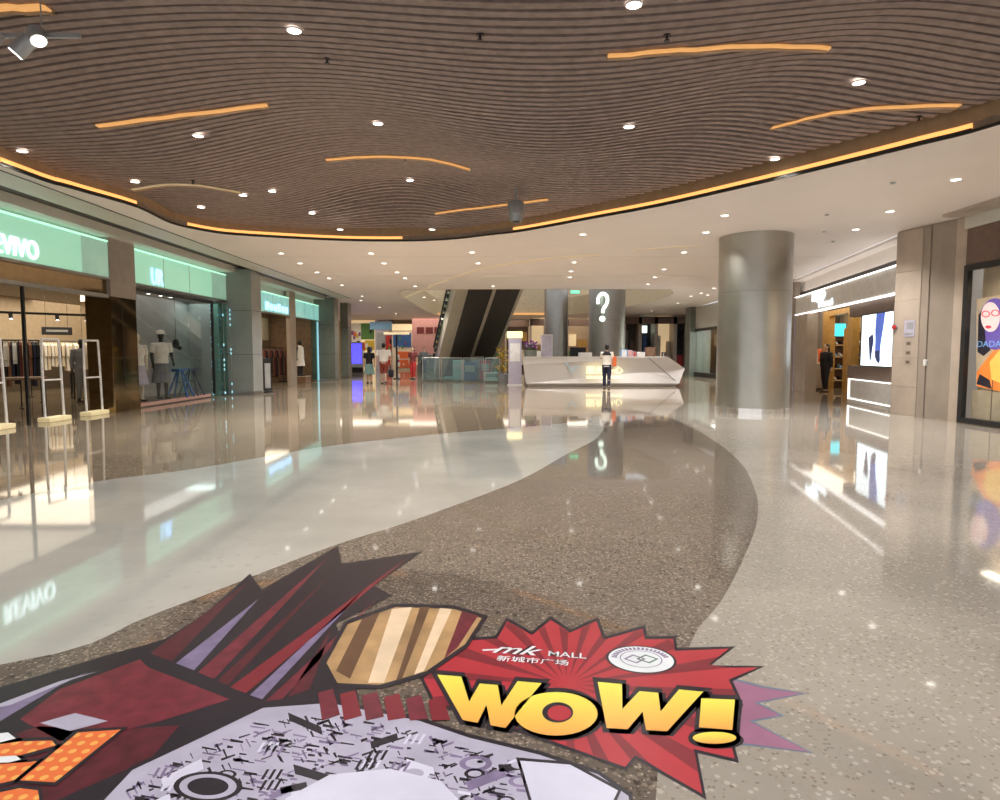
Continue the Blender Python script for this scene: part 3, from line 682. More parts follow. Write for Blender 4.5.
# track light in the top left corner
d0 = HIT(-30, 32); d1 = HIT(80, 38); yy = d1.y * .9
tr = thing('track_light', 'grey ceiling track with pivoting spot heads in the top left corner', 'track light', (d1.x, yy, 4.35), world=True)
ta = AtY(-40, 34, yy); tb = AtY(80, 38, yy); tz = tb.z
MB().box((ta.x, yy - .02, tz), (tb.x, yy + .02, tz + .035)).build('track', 'grey_metal', tr)
for xx in (ta.x + .2, tb.x - .35): MB().tube([(xx, yy, tz + .03), (xx, yy, 5.3)], .006, 6).build('suspension_wire', 'grey_metal', tr)
for px, py, dx, dz in [(24, 47, -.12, -.14), (38, 37, .05, -.10), (-6, 38, -.06, -.12)]:
    c0 = AtY(px, py, yy - .03); hd = MB().tube([c0 + Vector((-dx*.5, 0, -dz*.5)), c0 + Vector((dx*.5, -.03, dz*.5))], .075, 16).build('spot_head', 'grey_metal', tr, True)
    v = Vector((dx, -.03, dz)).normalized(); f = c0 + Vector((dx*.5, -.03, dz*.5)); MB().tube([f + v * .001, f + v * .006], .062, 16).build('spot_lens', 'lamp', hd)
    MB().tube([(c0.x, yy, tz + .01), c0 + Vector((-dx*.4, 0, -dz*.4))], .012, 6).build('pivot_arm', 'grey_metal', hd)

# ---- round steel columns
def column(X, Y, r, label, m='steel', z1=CZ, seam=2.72):
    t = thing('round_column', label, 'column', (X, Y, 0), group='round metal columns')
    gap = .012; n = 12
    for za, zb in ((.12, seam - .003), (seam + .003, z1)):
        for k in range(4):
            a0 = -PI/2 + .5 + k * PI/2 + .002; a1 = a0 + PI/2 - .004
            ring = lambda z, q: [(q*math.cos(a0 + (a1-a0)*i/n), q*math.sin(a0 + (a1-a0)*i/n), z) for i in range(n+1)]
            o, i_ = (lambda z: ring(z, r)), (lambda z: list(reversed(ring(z, r - .015))))
            MB().loft([o(za) + i_(za), o(zb) + i_(zb)]).build('metal_panel', m, t, True)
    MB().cyl((0, 0), r - .012, .0, z1, 40).build('core', 'black', t, True)
    MB().cyl((0, 0), r + .015, 0, .12, 48).build('base_ring', 'chrome', t, True)
    return t
column(5.86, 15.1, .80, 'large brushed steel column standing right of the middle, nearest to the viewer')
qc = column(AtY(606.5, 350, 31.5).x, 31.5, .87, 'dark round column bearing a glowing question mark behind the white counter', 'steel_dark', 4.6, 2.9)
column(AtY(556, 350, 43.0).x, 43.0, .78, 'dark round column behind the left half of the white counter', 'steel_dark', 6, 2.9)
# question mark sign on the column
qx, qy = AtY(606.5, 350, 31.5).x, 31.5
qm = thing('question_mark_sign', 'glowing white question mark on the dark round column', 'sign', (qx, qy - .9, 2.5), world=True)
def qp(px, py): q = AtY(px, py, 30.55); return q
arc = [qp(x, y) for x, y in [(598, 304), (598, 299), (600, 295), (603, 293.5), (606.5, 295.5), (607.5, 300), (606, 305), (603.5, 308.5), (602.6, 313)]]
MB().tube(bez(arc, 4), .075, 8).build('hook', 'letter_mint', qm); q = qp(602.2, 318.8); MB().ell((q.x, q.y, q.z), (.14, .1, .13), 12, 8).build('dot', 'letter_mint', qm)
MB().tube([qp(603, 300) + Vector((0, .02, 0)), Vector((qp(603, 300).x, qy - .78, qp(603, 300).z))], .03, 6).build('bracket', 'grey_metal', qm)

# ---- service counter
cy = G(605, 386.3).y; cl_, cr_ = AtY(523, 370, cy).x, AtY(684, 370, cy).x
ct = thing('service_counter', 'long white faceted service counter with glowing letters', 'counter', ((cl_ + cr_)/2, cy, 0), world=True)
def cpt(px, py, y): return AtY(px, py, y)
zt = 1.17
fr = lambda xl, xr, y, z: [(xl, y, z), (xr, y, z)]
MB().loft([[(cl_ + .22, cy + .12, 0), (cr_ - .35, cy + .12, 0), (cr_ - .3, cy + 2.6, 0), (cl_ + .3, cy + 2.6, 0)],
           [(cl_ + .12, cy + .0, .12), (cr_ - .18, cy + .0, .12), (cr_ - .1, cy + 2.7, .12), (cl_ + .2, cy + 2.7, .12)],
           [(cl_ + .02, cy - .05, .9), (cr_ + .1, cy + .25, .72), (cr_ + .1, cy + 2.75, .72), (cl_ + .1, cy + 2.7, .9)],
           [(cl_, cy - .02, zt), (cr_ - .62, cy - .02, zt), (cr_ - .6, cy + 2.75, zt), (cl_ + .1, cy + 2.7, zt)]]).build('body', 'counter', ct)
MB().box((cl_ + .02, cy - .06, zt), (cr_ - .7, cy + .5, zt + .035)).build('front_shelf', 'white', ct)
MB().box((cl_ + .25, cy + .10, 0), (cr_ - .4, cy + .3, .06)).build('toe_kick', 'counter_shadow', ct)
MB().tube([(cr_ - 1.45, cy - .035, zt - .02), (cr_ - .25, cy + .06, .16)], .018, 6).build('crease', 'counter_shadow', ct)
YB = basis((0, 0, 0), (1, 0, 0), (0, 0, 1), (0, -1, 0))
x0, x1 = cpt(586, 370, cy).x, cpt(622.5, 370, cy).x
text('lettering', '服务中心', 'letter_warm', ct, Matrix.Translation((x0, cy - .09, .52)) @ YB, x1 - x0, .30, .03)
text('lettering', 'SERVICE CENTER', 'letter_warm', ct, Matrix.Translation((x0, cy - .07, .33)) @ YB, x1 - x0, .09, .03)
def chev(pts, m, nm): MB().flat([[Vector((AtY(px, py, cy).x, AtY(px, py, cy).z)) for px, py in pts]], 0, .012).xf(Matrix.Translation((0, cy - .065, 0)) @ YB).build(nm, m, ct)
chev([(564, 362.5), (567, 362.5), (571.5, 368), (577, 365.5), (579, 367), (573.5, 371), (573.5, 373), (570.5, 373), (570, 370)], 'pale_blue', 'emblem')
def ctop(px, dy=.7): return AtY(px, 358, cy + dy).x
def btn(name, label, cat, px0, px1, h, mat, dy=.7, d=.35, sub=None, zb=None):
    a, b = ctop(px0, dy), ctop(px1, dy); zb = zb if zb is not None else (zt if dy > .45 else zt + .035)
    t = thing(name, label, cat, ((a + b)/2, cy + dy, zb), world=True)
    MB().bbox((a, cy + dy, zb), (b, cy + dy + d, zb + h), .012).build('body', mat, t)
    if sub: MB().box((a + .03, cy + dy - .008, zb + .03), (b - .03, cy + dy, zb + h - .03)).build(*sub, t)
    return t
btn('display_tower', 'white upright display tower at the left end of the counter', 'display', 541, 552.5, .95, 'white', .9, .3, ('screen', 'lavender'))
btn('paper_holder', 'small white holder beside the display tower', 'holder', 537, 541, .26, 'ivory', .6, .15, ('sheet', 'white'))
btn('document_tray', 'wide white tray on the counter left of the standing customer', 'tray', 579, 592, .2, 'ivory', .55, .3, ('front', 'white'))
btn('blue_box', 'blue box on the counter right of the standing customer', 'box', 621, 627, .33, 'skyblue', .6, .2, ('print', 'white'))
btn('lilac_box', 'lilac box next to the blue box on the counter', 'box', 627.5, 632.5, .3, 'lavender', .6, .2, ('print', 'pink'))
btn('pink_box', 'small pink box right of the lilac box', 'box', 633, 636, .24, 'pink', .6, .2, ('print', 'red'))
btn('white_box', 'white box on the counter between the pink box and brown bag', 'box', 637, 645, .22, 'white', .6, .25, ('print', 'ivory'))
btn('brown_bag', 'brown bag on the right half of the counter', 'bag', 646, 655, .42, 'brown_cloth', .9, .3, ('flap', 'shop_brown'))
btn('clock_stand', 'small dark stand at the right end of the counter', 'stand', 662, 665, .22, 'black', .6, .1, ('face', 'grey_metal'))
btn('monitor', 'black monitor behind the document tray', 'monitor', 570, 586, .42, 'black', 1.3, .08, ('screen', 'black_soft'))
# flower planter beside the counter
fx = AtY(531.5, 350, cy + .9).x
fp = thing('flower_planter', 'dark planter of purple flowers at the left end of the counter', 'plant', (fx, cy + .9, zt))
MB().rings([(0, 0, 0, .25, .15), (0, 0, .28, .33, .2), (0, 0, .30, .31, .18)], 16).build('trough', 'stone_green', fp)
for k in range(46):
    a, rr = random.random() * 2 * PI, random.random() ** .5; xx, y2, z2 = .34 * rr * math.cos(a), .2 * rr * math.sin(a), .36 + .42 * random.random() * (1 - .4 * rr)
    s_ = MB().tube([(xx * .4, y2 * .4, .25), (xx, y2, z2)], .006, 4).build('stem', 'green', fp)
    MB().ell((xx, y2, z2), (.05, .05, .045), 7, 4).build('blossom', 'purple' if k % 4 else 'lavender', s_)
# lit kiosk
ky = G(515, 385.5).y; ka, kb = AtY(508.5, 360, ky).x, AtY(521.5, 360, ky).x
kt = thing('kiosk', 'slim white kiosk with a glowing yellow head left of the counter', 'kiosk', ((ka+kb)/2, ky, 0), world=True)
MB().bbox((ka, ky, .05), (kb, ky + .35, 1.97), .015).build('body', 'lavender', kt); MB().box((ka - .04, ky - .03, 0), (kb + .04, ky + .38, .05)).build('base', 'white', kt)
MB().bbox((ka - .06, ky - .02, 1.97), (kb + .04, ky + .37, 2.24), .015).build('head', 'yellow_lit', kt); MB().box((ka + .06, ky - .012, 1.0), (kb - .06, ky, 1.75)).build('screen', 'white', kt)

# ---- escalators
et = thing('escalator', 'pair of escalators rising to the upper floor, dark underside and pale side cladding', 'escalator', (-3.3, 35.6, 0), world=True)
E1 = Vector((-1.9, 28.4, 4.25)); E0 = Vector((-3.62, 35.6, .08)); ed = (E1 - E0)
def eb(x0, x1, d0, d1, s0=0., s1=1.06):
    a, b = E0 + ed * s0, E0 + ed * s1
    return MB().loft([[a + Vector((x0, 0, d0)), a + Vector((x1, 0, d0)), a + Vector((x1, 0, d1)), a + Vector((x0, 0, d1))], [b + Vector((x0, 0, d0)), b + Vector((x1, 0, d0)), b + Vector((x1, 0, d1)), b + Vector((x0, 0, d1))]])
eb(0, .56, -.05, .9).build('side_cladding', 'escal_clad', et)
for x0 in (.58, 1.78): eb(x0, x0 + 1.06, 0, .35).build('underside', 'escal_under', et)
eb(1.64, 1.78, -.06, .5).build('divider', 'escal_clad', et); eb(2.84, 2.96, -.03, .6).build('edge_trim', 'escal_clad', et)
for x0 in (-.08, 1.62, 2.9): eb(x0, x0 + .07, 1.35, 1.42, .05).build('handrail', 'black', et)
for x0 in (-.04, 2.92): eb(x0, x0 + .012, .7, 1.36, .05).build('balustrade', 'rail_glass', et)
for k in range(14):
    s = .06 + k * .066; a = E0 + ed * s; MB().box((a.x - .10, a.y - .05, a.z + .8), (a.x, a.y + .22, a.z + 1.0)).build('skirt_block', 'black', et)
# glass rails at the foot
for k, (pa, pb, yd) in enumerate([(422, 440, 31.0), (441, 462, 30.4), (463, 484, 30.0), (485, 500, 29.6)]):
    a, b = AtY(pa, 360, yd).x, AtY(pb, 360, yd).x
    t = thing('glass_railing', ['glass railing panel farthest left of the escalator foot', 'glass railing panel under the pale escalator cladding', 'glass railing panel under the dark escalator', 'glass railing panel next to the yellow plants'][k], 'railing', ((a+b)/2, yd, 0), world=True)
    MB().box((a + .03, yd, .08), (b - .03, yd + .015, 1.1)).build('pane', 'rail_glass', t); MB().tube([(a, yd, 1.12), (b, yd, 1.12)], .025, 8).build('top_rail', 'steel', t)
    for xx in (a + .02, b - .02): MB().box((xx - .02, yd - .02, 0), (xx + .02, yd + .03, 1.12)).build('post', 'steel', t)
    MB().box((a, yd - .03, 0), (b, yd + .04, .08)).build('base_rail', 'stone_green', t)

# ---- people
def person(name, label, loc, rz, H, top, bottom, hair='hair', legs='long', sleeves='short', stride=.0, arms=((0, 0), (0, 0)), longhair=False, wide=1.0, topdark=None, skin='skin', cat='person', face=True, vox=.0105):
    s = H / 1.75; t = thing(name, label, cat, loc, rz)
    hip = [(-.09, 0, .92), (.09, 0, .92)]; st_ = stride
    knee = [(-.095, st_*.55 + .02, .49), (.095, -st_*.45 + .02, .49)]; ank = [(-.095, st_ - .01, .085), (.095, -st_ - .01, .085 + abs(st_) * .25)]
    sh = [(-.19 * wide, 0, 1.42), (.19 * wide, 0, 1.42)]
    el, wr, hd_ = [], [], []
    for i, sg_ in enumerate((-1, 1)):
        f1, f2 = arms[i]
        e_ = (sh[i][0] + sg_*.05, .27*math.sin(f1) - .02, 1.42 - .28*math.cos(f1)); el.append(e_)
        w_ = (e_[0] + sg_*.0 - sg_*.03*max(0, f2), e_[1] + .25*math.sin(f1 + f2), e_[2] - .25*math.cos(f1 + f2)); wr.append(w_)
    b = MB()
    b.rings([(0, 0, .86, .13, .10), (0, 0, .95, .165, .115), (0, .005, 1.08, .135*wide, .10), (0, .01, 1.25, .165*wide, .115), (0, .0, 1.38, .175*wide, .10), (0, 0, 1.45, .11, .075), (0, 0, 1.48, .055, .055)])
    b.tube([(0, 0, 1.44), (0, .012, 1.55)], [.058, .052], 10)
    b.ell((0, .015, 1.64), (.076, .095, .115), 16, 10)
    b.ell((0, .075, 1.575), (.045, .04, .045), 10, 6)               # jaw
    if face:
        b.tube([(0, .10, 1.66), (0, .128, 1.62)], [.012, .018], 6)
        for sg_ in (-1, 1): b.ell((sg_*.079, .01, 1.64), (.014, .025, .035), 8, 5)
    for i in (0, 1):
        sg_ = (-1, 1)[i]
        b.tube([hip[i], ((hip[i][0]+knee[i][0])/2, (hip[i][1]+knee[i][1])/2 + .01, .70), knee[i], ((knee[i][0]+ank[i][0])/2, (knee[i][1]+ank[i][1])/2 - .012, (knee[i][2]+ank[i][2])/2 + .04), ank[i], (ank[i][0], ank[i][1], ank[i][2] - .03)], [.092, .08, .056, .055, .036, .036], 10)
        fz = ank[i][2] - .085
        b.loft([[(ank[i][0]-.032, ank[i][1]-.06, fz + z), (ank[i][0]+.032, ank[i][1]-.06, fz + z), (ank[i][0]+.044, ank[i][1]+.10, fz + min(z, .05)), (ank[i][0]+.02, ank[i][1]+.19, fz + min(z, .04)), (ank[i][0]-.03, ank[i][1]+.19, fz + min(z, .04)), (ank[i][0]-.044, ank[i][1]+.10, fz + min(z, .05))] for z in (0, .075)])
        b.tube([(sh[i][0]*.75, 0, 1.41), sh[i], el[i], wr[i]], [.06, .057, .043, .029], 10)
        d = (Vector(wr[i]) - Vector(el[i])).normalized(); w0 = Vector(wr[i]); sd = Vector((1, 0, 0)); fw = d.cross(sd).normalized()
        b.tube([w0, w0 + d*.05, w0 + d*.095], [.026, .038, .034], 8)
        for k, (o_, ln) in enumerate(((-.030, .062), (-.010, .075), (.010, .07), (.029, .055))):
            p0 = w0 + d*.085 + fw*o_; b.tube([p0, p0 + d*ln*.6 - sd*sg_*.006, p0 + d*ln - sd*sg_*.02], [.0115, .0105, .0095], 6)
        p0 = w0 + d*.035 + fw*.03*(1 if fw.y > 0 else -1); fy = Vector((0, 1, 0)); b.tube([w0 + d*.03, p0 + fy*.02 + d*.02, p0 + fy*.035 + d*.06], [.016, .014, .011], 6)
    def fin(mb, nm, m, par, v=vox):
        mb.xf(Matrix.Scale(s, 4)); o = mb.build(nm, m, par, True)
        r = o.modifiers.new('remesh', 'REMESH'); r.mode = 'VOXEL'; r.voxel_size = v; r.use_smooth_shade = True
        q = o.modifiers.new('smooth', 'SMOOTH'); q.iterations = 2; return o
    body = fin(b, 'body', skin, t)
    if top:
        c_ = MB().rings([(0, 0, .88, .175, .135), (0, 0, .97, .178, .135), (0, .005, 1.08, .158*wide, .122), (0, .01, 1.25, .186*wide, .135), (0, 0, 1.38, .192*wide, .12), (0, 0, 1.45, .12, .09), (0, 0, 1.475, .075, .072)])
        for i in (0, 1):
            if sleeves == 'short': c_.tube([(sh[i][0]*.7, 0, 1.40), sh[i], (Vector(sh[i]) + Vector(el[i])) * .5, Vector(sh[i]).lerp(Vector(el[i]), .78)], [.075, .075, .068, .066], 10)
            elif sleeves == 'long': c_.tube([(sh[i][0]*.7, 0, 1.40), sh[i], el[i], Vector(el[i]).lerp(Vector(wr[i]), .93)], [.075, .074, .058, .044], 10)
        fin(c_, 'top', top, t)
    if topdark:
        fin(MB().rings([(0, 0, 1.33, .2*wide, .137), (0, 0, 1.40, .198*wide, .128), (0, 0, 1.46, .125, .095), (0, 0, 1.49, .08, .078)]), 'scarf', topdark, t)
    if bottom:
        c_ = MB()
        if legs == 'skirt':
            c_.rings([(0, 0, .42, .27, .22), (0, 0, .6, .235, .19), (0, 0, .85, .19, .145), (0, 0, 1.06, .152, .118)])
        else:
            c_.rings([(0, 0, .82, .15, .12), (0, 0, .93, .185, .138), (0, 0, 1.02, .165, .125)])
            fr_ = {'long': 1.0, 'short': .12}[legs]
            for i in (0, 1):
                k2 = Vector(knee[i]); a2 = Vector(ank[i])
                pts = [hip[i], ((hip[i][0]+knee[i][0])/2, (hip[i][1]+knee[i][1])/2 + .01, .70), knee[i]] + ([k2.lerp(a2, .5), k2.lerp(a2, .97)] if legs == 'long' else [k2.lerp(a2, .12)])
                c_.tube(pts, [.108, .098, .078] + ([.07, .062] if legs == 'long' else [.08]), 10)
        fin(c_, 'skirt' if legs == 'skirt' else ('shorts' if legs == 'short' else 'trousers'), bottom, t)
    if hair:
        c_ = MB().ell((0, -.008, 1.672), (.088, .098, .1), 16, 10)
        c_.ell((0, -.035, 1.62), (.082, .075, .08), 12, 8)
        if longhair: c_.rings([(0, -.07, 1.40, .075, .035), (0, -.065, 1.5, .088, .045), (0, -.05, 1.62, .085, .06)])
        fin(c_, 'hair', hair, t)
    if face:
        for nm, m, pts in (('eye', 'black', ((-.03, .103, 1.645), (.03, .103, 1.645))),):
            for p_ in pts: MB().ell((p_[0]*s, p_[1]*s, p_[2]*s), (.012*s, .008*s, .008*s), 8, 5).build(nm, m, t)
        MB().ell((0, .112*s, 1.575*s), (.024*s, .008*s, .007*s), 8, 5).build('mouth', 'pink', t)
    for i in (0, 1):
        a_ = ank[i]; fz = a_[2] - .087
        MB().loft([[((a_[0]+dx)*s, (a_[1]+dy)*s, (fz + zz_)*s) for dx, dy in ((-.042, -.072), (.042, -.072), (.052, .10), (.03, .205), (-.03, .205), (-.052, .10))] for zz_ in (.002, .05)]).build('shoe', 'black', t)
    return t
q = G(384, 383.5); man = person('person', 'man in a white T-shirt and dark red shorts walking away, carrying a black bag', (q.x, q.y, 0), 0, 1.78, 'ivory', 'shorts_red', legs='short', stride=.12, arms=((-.25, .1), (.2, .15)), wide=1.3)
bg = thing('shopping_bag', 'black bag held by the man in the white T-shirt', 'bag', (q.x + .33, q.y - .02, .0), world=True)
MB().bbox((q.x + .22, q.y - .15, .28), (q.x + .42, q.y + .12, .62), .03).build('bag_body', 'black_cloth', bg); MB().tube([(q.x + .3, q.y - .06, .6), (q.x + .28, q.y - .02, .76), (q.x + .3, q.y + .05, .6)], .012, 6).build('strap', 'black', bg)
q = G(369.5, 383); person('person', 'woman in a black top and pale skirt walking left of the man in white', (q.x, q.y, 0), .1, 1.63, 'black_cloth', 'teal_cloth', legs='skirt', stride=.06, longhair=True)
q = G(413, 379); person('person', 'person with long dark hair in red clothes right of the man in white', (q.x, q.y, 0), PI*.9, 1.66, 'maroon_cloth', 'red', longhair=True, stride=.05)
q = G(424, 375); person('person', 'person in dark clothes standing beyond the glass railing', (q.x, q.y, 0), PI, 1.7, 'grey_cloth', 'navy', sleeves='long')
q = G(606.5, 388.6); person('person', 'customer in a pale top and dark trousers standing at the counter letters', (q.x, q.y, 0), -.25, 1.66, 'ivory', 'navy', stride=.07, arms=((.7, .9), (.0, .2)), topdark='black_cloth')
bq = thing('tote_bag', 'orange tote bag on the shoulder of the customer at the counter', 'bag', (q.x + .28, q.y, .8), world=True)
MB().bbox((q.x + .20, q.y - .16, .84), (q.x + .34, q.y + .10, 1.22), .03).build('bag_body', 'orange', bq); MB().tube([(q.x + .27, q.y - .1, 1.2), (q.x + .2, q.y - .03, 1.42), (q.x + .27, q.y + .06, 1.2)], .012, 6).build('strap', 'orange', bq)
q = G(825, 391.5) + Vector((-.1, -.2, 0)); person('person', 'woman in black standing in the doorway of the angled right shop', (q.x, q.y, 0), PI*.6, 1.66, 'black_cloth', 'black_cloth', sleeves='long', stride=.06, longhair=True)

# ---- mannequins and window display
q = Vector((-9.15, 17.6, 0)); person('mannequin', 'mannequin in a white blouse, cap and long grey skirt in the window', (q.x, q.y, .12), -PI*.75, 1.80, 'ivory', 'grey_cloth', hair=None, legs='skirt', sleeves='short', skin='black', cat='mannequin', face=False, vox=.014, arms=((.2, .5), (.1, .2)))
cp = thing('cap', 'white cap on the mannequin in the grey skirt', 'hat', (q.x, q.y, 1.86))
MB().rings([(0, 0, 0, .11, .12), (0, 0, .06, .108, .118), (0, 0, .11, .06, .07), (0, 0, .12, .01, .01)], 16).build('crown', 'ivory', cp, True); MB().rings([(.05, -.06, -.005, .13, .15), (.05, -.06, .005, .13, .15)], 16).build('brim', 'ivory', cp)
q = Vector((-9.0, 16.6, 0)); person('mannequin', 'mannequin in a blue patterned dress next to the mirrored pillar', (q.x - .25, q.y, .12), -PI*.7, 1.72, 'ivory', 'lavender', hair='cream', legs='skirt', skin='cream', cat='mannequin', face=False, vox=.014)
def easel(px, yd, label, m):
    q = AtY(px, 400, yd); t = thing('trestle', label, 'stand', (q.x, yd, .12))
    for sx in (-1, 1):
        for sy in (-1, 1): MB().tube([(sx*.05, sy*.03, .75), (sx*.28, sy*.2, 0)], .025, 6).build('leg', m, t)
    MB().bbox((-.1, -.28, .72), (.1, .28, .79), .01).build('beam', m, t); MB().tube([(-.16, 0, .42), (.16, 0, .42)], .015, 6).build('brace', m, t)
easel(181, 18.2, 'dark blue A-shaped trestle beside the mannequin in the grey skirt', 'blue'); easel(192, 18.9, 'dark blue A-shaped trestle at the right end of the window', 'denim')
q = AtY(176, 345, 18.4); hh = thing('hanging_ornament', 'small black ornament hanging above the trestles in the window', 'ornament', (q.x, 18.4, 1.55))
MB().tube([(0, 0, .1), (0, 0, 1.4)], .006, 5).build('wire', 'black', hh); MB().ell((0, 0, .06), (.1, .06, .14), 10, 6).build('body', 'black', hh); MB().ell((.1, 0, -.06), (.07, .05, .06), 10, 6).build('tail', 'black', hh)
for k, px in enumerate((148, 160, 170)):
    q = AtX(px, 283, LX - .3); t = thing('window_spot', 'small bright spot lamp under the second green sign', 'light', (LX - .3, q.y, 2.93), group='spots over the mannequin window')
    MB().cyl((0, 0), .05, -.06, .03, 14).build('can', 'black', t); MB().cyl((0, 0), .042, -.066, -.06, 14).build('lens', 'lamp', t)
pod = thing('display_podium', 'low podium under the white-coated mannequin of the third shop', 'podium', (-9.15, 29.8, 0)); MB().bbox((-.35, -.4, 0), (.35, .4, .27), .01).build('block', 'shop_brown', pod); MB().bbox((-.38, -.43, .27), (.38, .43, .3), .008).build('top', 'stone_beige', pod)
mc = person('mannequin', 'mannequin in a long white coat and black trousers in the third shop', (-9.15, 29.8, .3), -PI*.6, 1.62, None, 'black_cloth', hair='hair', skin='black', cat='mannequin', face=False, vox=.014)
MB().rings([(0, 0, .46, .25, .19), (0, 0, .8, .21, .16), (0, 0, 1.15, .215, .15), (0, 0, 1.30, .21, .135), (0, 0, 1.36, .11, .09), (0, 0, 1.39, .07, .07)], 16).build('coat', 'ivory', mc, True)
# display sign stand in front of the grey pilaster
q = G(266.5, 392.5); ss = thing('sign_stand', 'black upright sign stand with a grey panel beside the grey pilaster', 'sign stand', (q.x, q.y, 0), .9)
MB().bbox((-.2, -.15, 0), (.2, .15, .06), .01).build('base', 'black', ss); MB().bbox((-.18, -.05, .06), (.18, .05, 1.18), .012).build('frame', 'black', ss); MB().box((-.08, -.06, .15), (.13, -.05, 1.0)).build('panel', 'grey_metal', ss)

# ---- first shop: gates, rails, garments
def gate(px0, px1, ytop, ybot, k):
    a = AtX(px0, ybot, LX - .13); Y0 = YX(px0, LX - .13); Y1 = YX(px1, LX - .13)
    t = thing('security_gate', ['white frame security gate cut by the left picture edge', 'white frame security gate in the middle of the shop entrance', 'white frame security gate next to the mirrored pillar'][k], 'gate', (LX - .13, (Y0 + Y1)/2, 0), group='security gates at the shop entrance')
    h = (Y1 - Y0)/2; z1 = 1.62
    MB().tube([(0, -h, .06), (0, -h - .02, 1.0), (0, -h, z1)], .024, 8).build('post', 'white', t); MB().tube([(0, h, .06), (0, h - .03, 1.0), (0, h - .06, z1)], .024, 8).build('post', 'white', t)
    MB().tube([(0, -h, z1), (0, h - .06, z1)], .022, 8).build('top_bar', 'white', t); MB().tube([(0, -h, .82), (0, h - .03, .82)], .018, 8).build('cross_bar', 'white', t)
    MB().bbox((-.12, -h - .05, 0), (.12, h + .05, .09), .012).build('base', 'gate_base', t)
gate(-18, 3, 355, 430, 0); gate(42, 61, 350, 421, 1); gate(84, 100, 348, 413, 2)
def shirt_mesh(L=.75, Wd=.42, th=.07):
    mb = MB(); rs = []
    for z, w_, d_ in ((0, Wd*.5, th*.5), (-.04, Wd*.36, th), (-.10, Wd*.98, th), (-.2, Wd*.92, th), (-L, Wd, th*1.1)):
        pass
    prof = [(-Wd*.5, -.09), (-Wd*.14, 0), (Wd*.14, 0), (Wd*.5, -.09), (Wd*.56, -.42), (Wd*.42, -.43), (Wd*.38, -.22), (Wd*.42, -L), (-Wd*.42, -L), (-Wd*.38, -.22), (-Wd*.42, -.43), (-Wd*.56, -.42)]
    return MB().flat([[Vector(p) for p in prof]], -th/2, th/2).xf(Matrix(((0, 0, 1, 0), (1, 0, 0, 0), (0, 1, 0, 0), (0, 0, 0, 1))))  # thin along x, wide along y
CN = {'cream': 'cream', 'ivory': 'ivory', 'white': 'pure white', 'black_cloth': 'black', 'brown_cloth': 'brown', 'navy': 'navy blue', 'maroon_cloth': 'maroon', 'green': 'olive green', 'grey_cloth': 'grey', 'black': 'black', 'skyblue': 'light blue', 'blue': 'blue'}
def rail(cx, cy_, length, ang, z, label, cols, glabel, group, n, L=.8):
    t = thing('clothes_rail', label, 'clothes rail', (cx, cy_, 0), ang)
    MB().tube([(-length/2, 0, z), (length/2, 0, z)], .015, 8).build('bar', 'black', t)
    for sx in (-1, 1):
        MB().tube([(sx*length/2, 0, 0), (sx*length/2, 0, z)], .015, 8).build('upright', 'black', t); MB().bbox((sx*length/2 - .03, -.25, 0), (sx*length/2 + .03, .25, .03), .006).build('foot', 'black', t)
    base = None; cs, sn = math.cos(ang), math.sin(ang)
    for k in range(n):
        u = -length/2 + length*(k + .5)/n; c0 = cols[k % len(cols)]
        g = thing('garment', CN[c0] + ' ' + glabel, 'clothing', (cx + cs*u, cy_ + sn*u, z - .05), ang + random.uniform(-.15, .15), group=group)
        shirt_mesh(L * random.uniform(.85, 1.1)).build('cloth', c0, g)
        MB().tube([(0, -.13, -.03), (0, 0, .015), (0, .13, -.03)], .007, 5).build('hanger', 'black', g); MB().tube([(0, 0, .01), (0, 0, .05), (0, .02, .062)], .004, 4).build('hook', 'chrome', g)
q = AtY(61, 355, 20.5); rail(q.x, 20.5, 1.6, .75, 1.72, 'clothes rail full of cream shirts straight behind the middle gate', ['cream', 'ivory'], 'shirt hanging on the rail behind the middle gate', 'cream shirts on the rail', 16)
q = AtY(10, 355, 17.5); rail(q.x, 17.5, 1.3, .7, 1.7, 'clothes rail of dark garments behind the leftmost gate', ['black_cloth', 'brown_cloth', 'navy', 'black_cloth', 'maroon_cloth'], 'garment hanging on the rail behind the leftmost gate', 'dark garments on the left rail', 14, 1.1)
q = AtY(95, 355, 22.5); rail(q.x, 22.5, 1.4, .75, 1.7, 'clothes rail of olive and dark garments near the mirrored pillar', ['black_cloth', 'green', 'grey_cloth'], 'garment hanging on the rail near the mirrored pillar', 'garments on the rail by the mirrored pillar', 10, 1.0)
q = AtY(6, 360, 15.5); rail(q.x - .3, 15.5, 1.0, .7, 1.65, 'short rail of white tops at the left picture edge', ['ivory', 'white'], 'top on the short rail at the left edge', 'white tops at the left edge', 6, .6)
q = AtY(83, 390, 18.0); person('mannequin', 'mannequin in grey clothes between the two right gates', (q.x, 18.0, 0), -PI*.7, 1.75, 'grey_cloth', 'grey_cloth', hair=None, sleeves='long', skin='black', cat='mannequin', face=False, vox=.014)
def table(cx, cy_, sx, sy, h, ang, label, top, leg):
    t = thing('display_table', label, 'table', (cx, cy_, 0), ang)
    MB().bbox((-sx/2, -sy/2, h - .05), (sx/2, sy/2, h), .008).build('top', top, t)
    for a in (-1, 1):
        for b in (-1, 1): MB().box((a*(sx/2 - .05) - .02, b*(sy/2 - .05) - .02, 0), (a*(sx/2 - .05) + .02, b*(sy/2 - .05) + .02, h - .05)).build('leg', leg, t)
q = AtY(12, 375, 14.2); table(q.x, 14.2, 1.2, .7, .82, .7, 'dark display table behind the leftmost gate', 'shop_brown', 'black')
q = AtY(92, 375, 19.6); table(q.x, 19.6, 1.1, .7, .82, .7, 'display table behind the gate by the mirrored pillar', 'shop_brown', 'black')
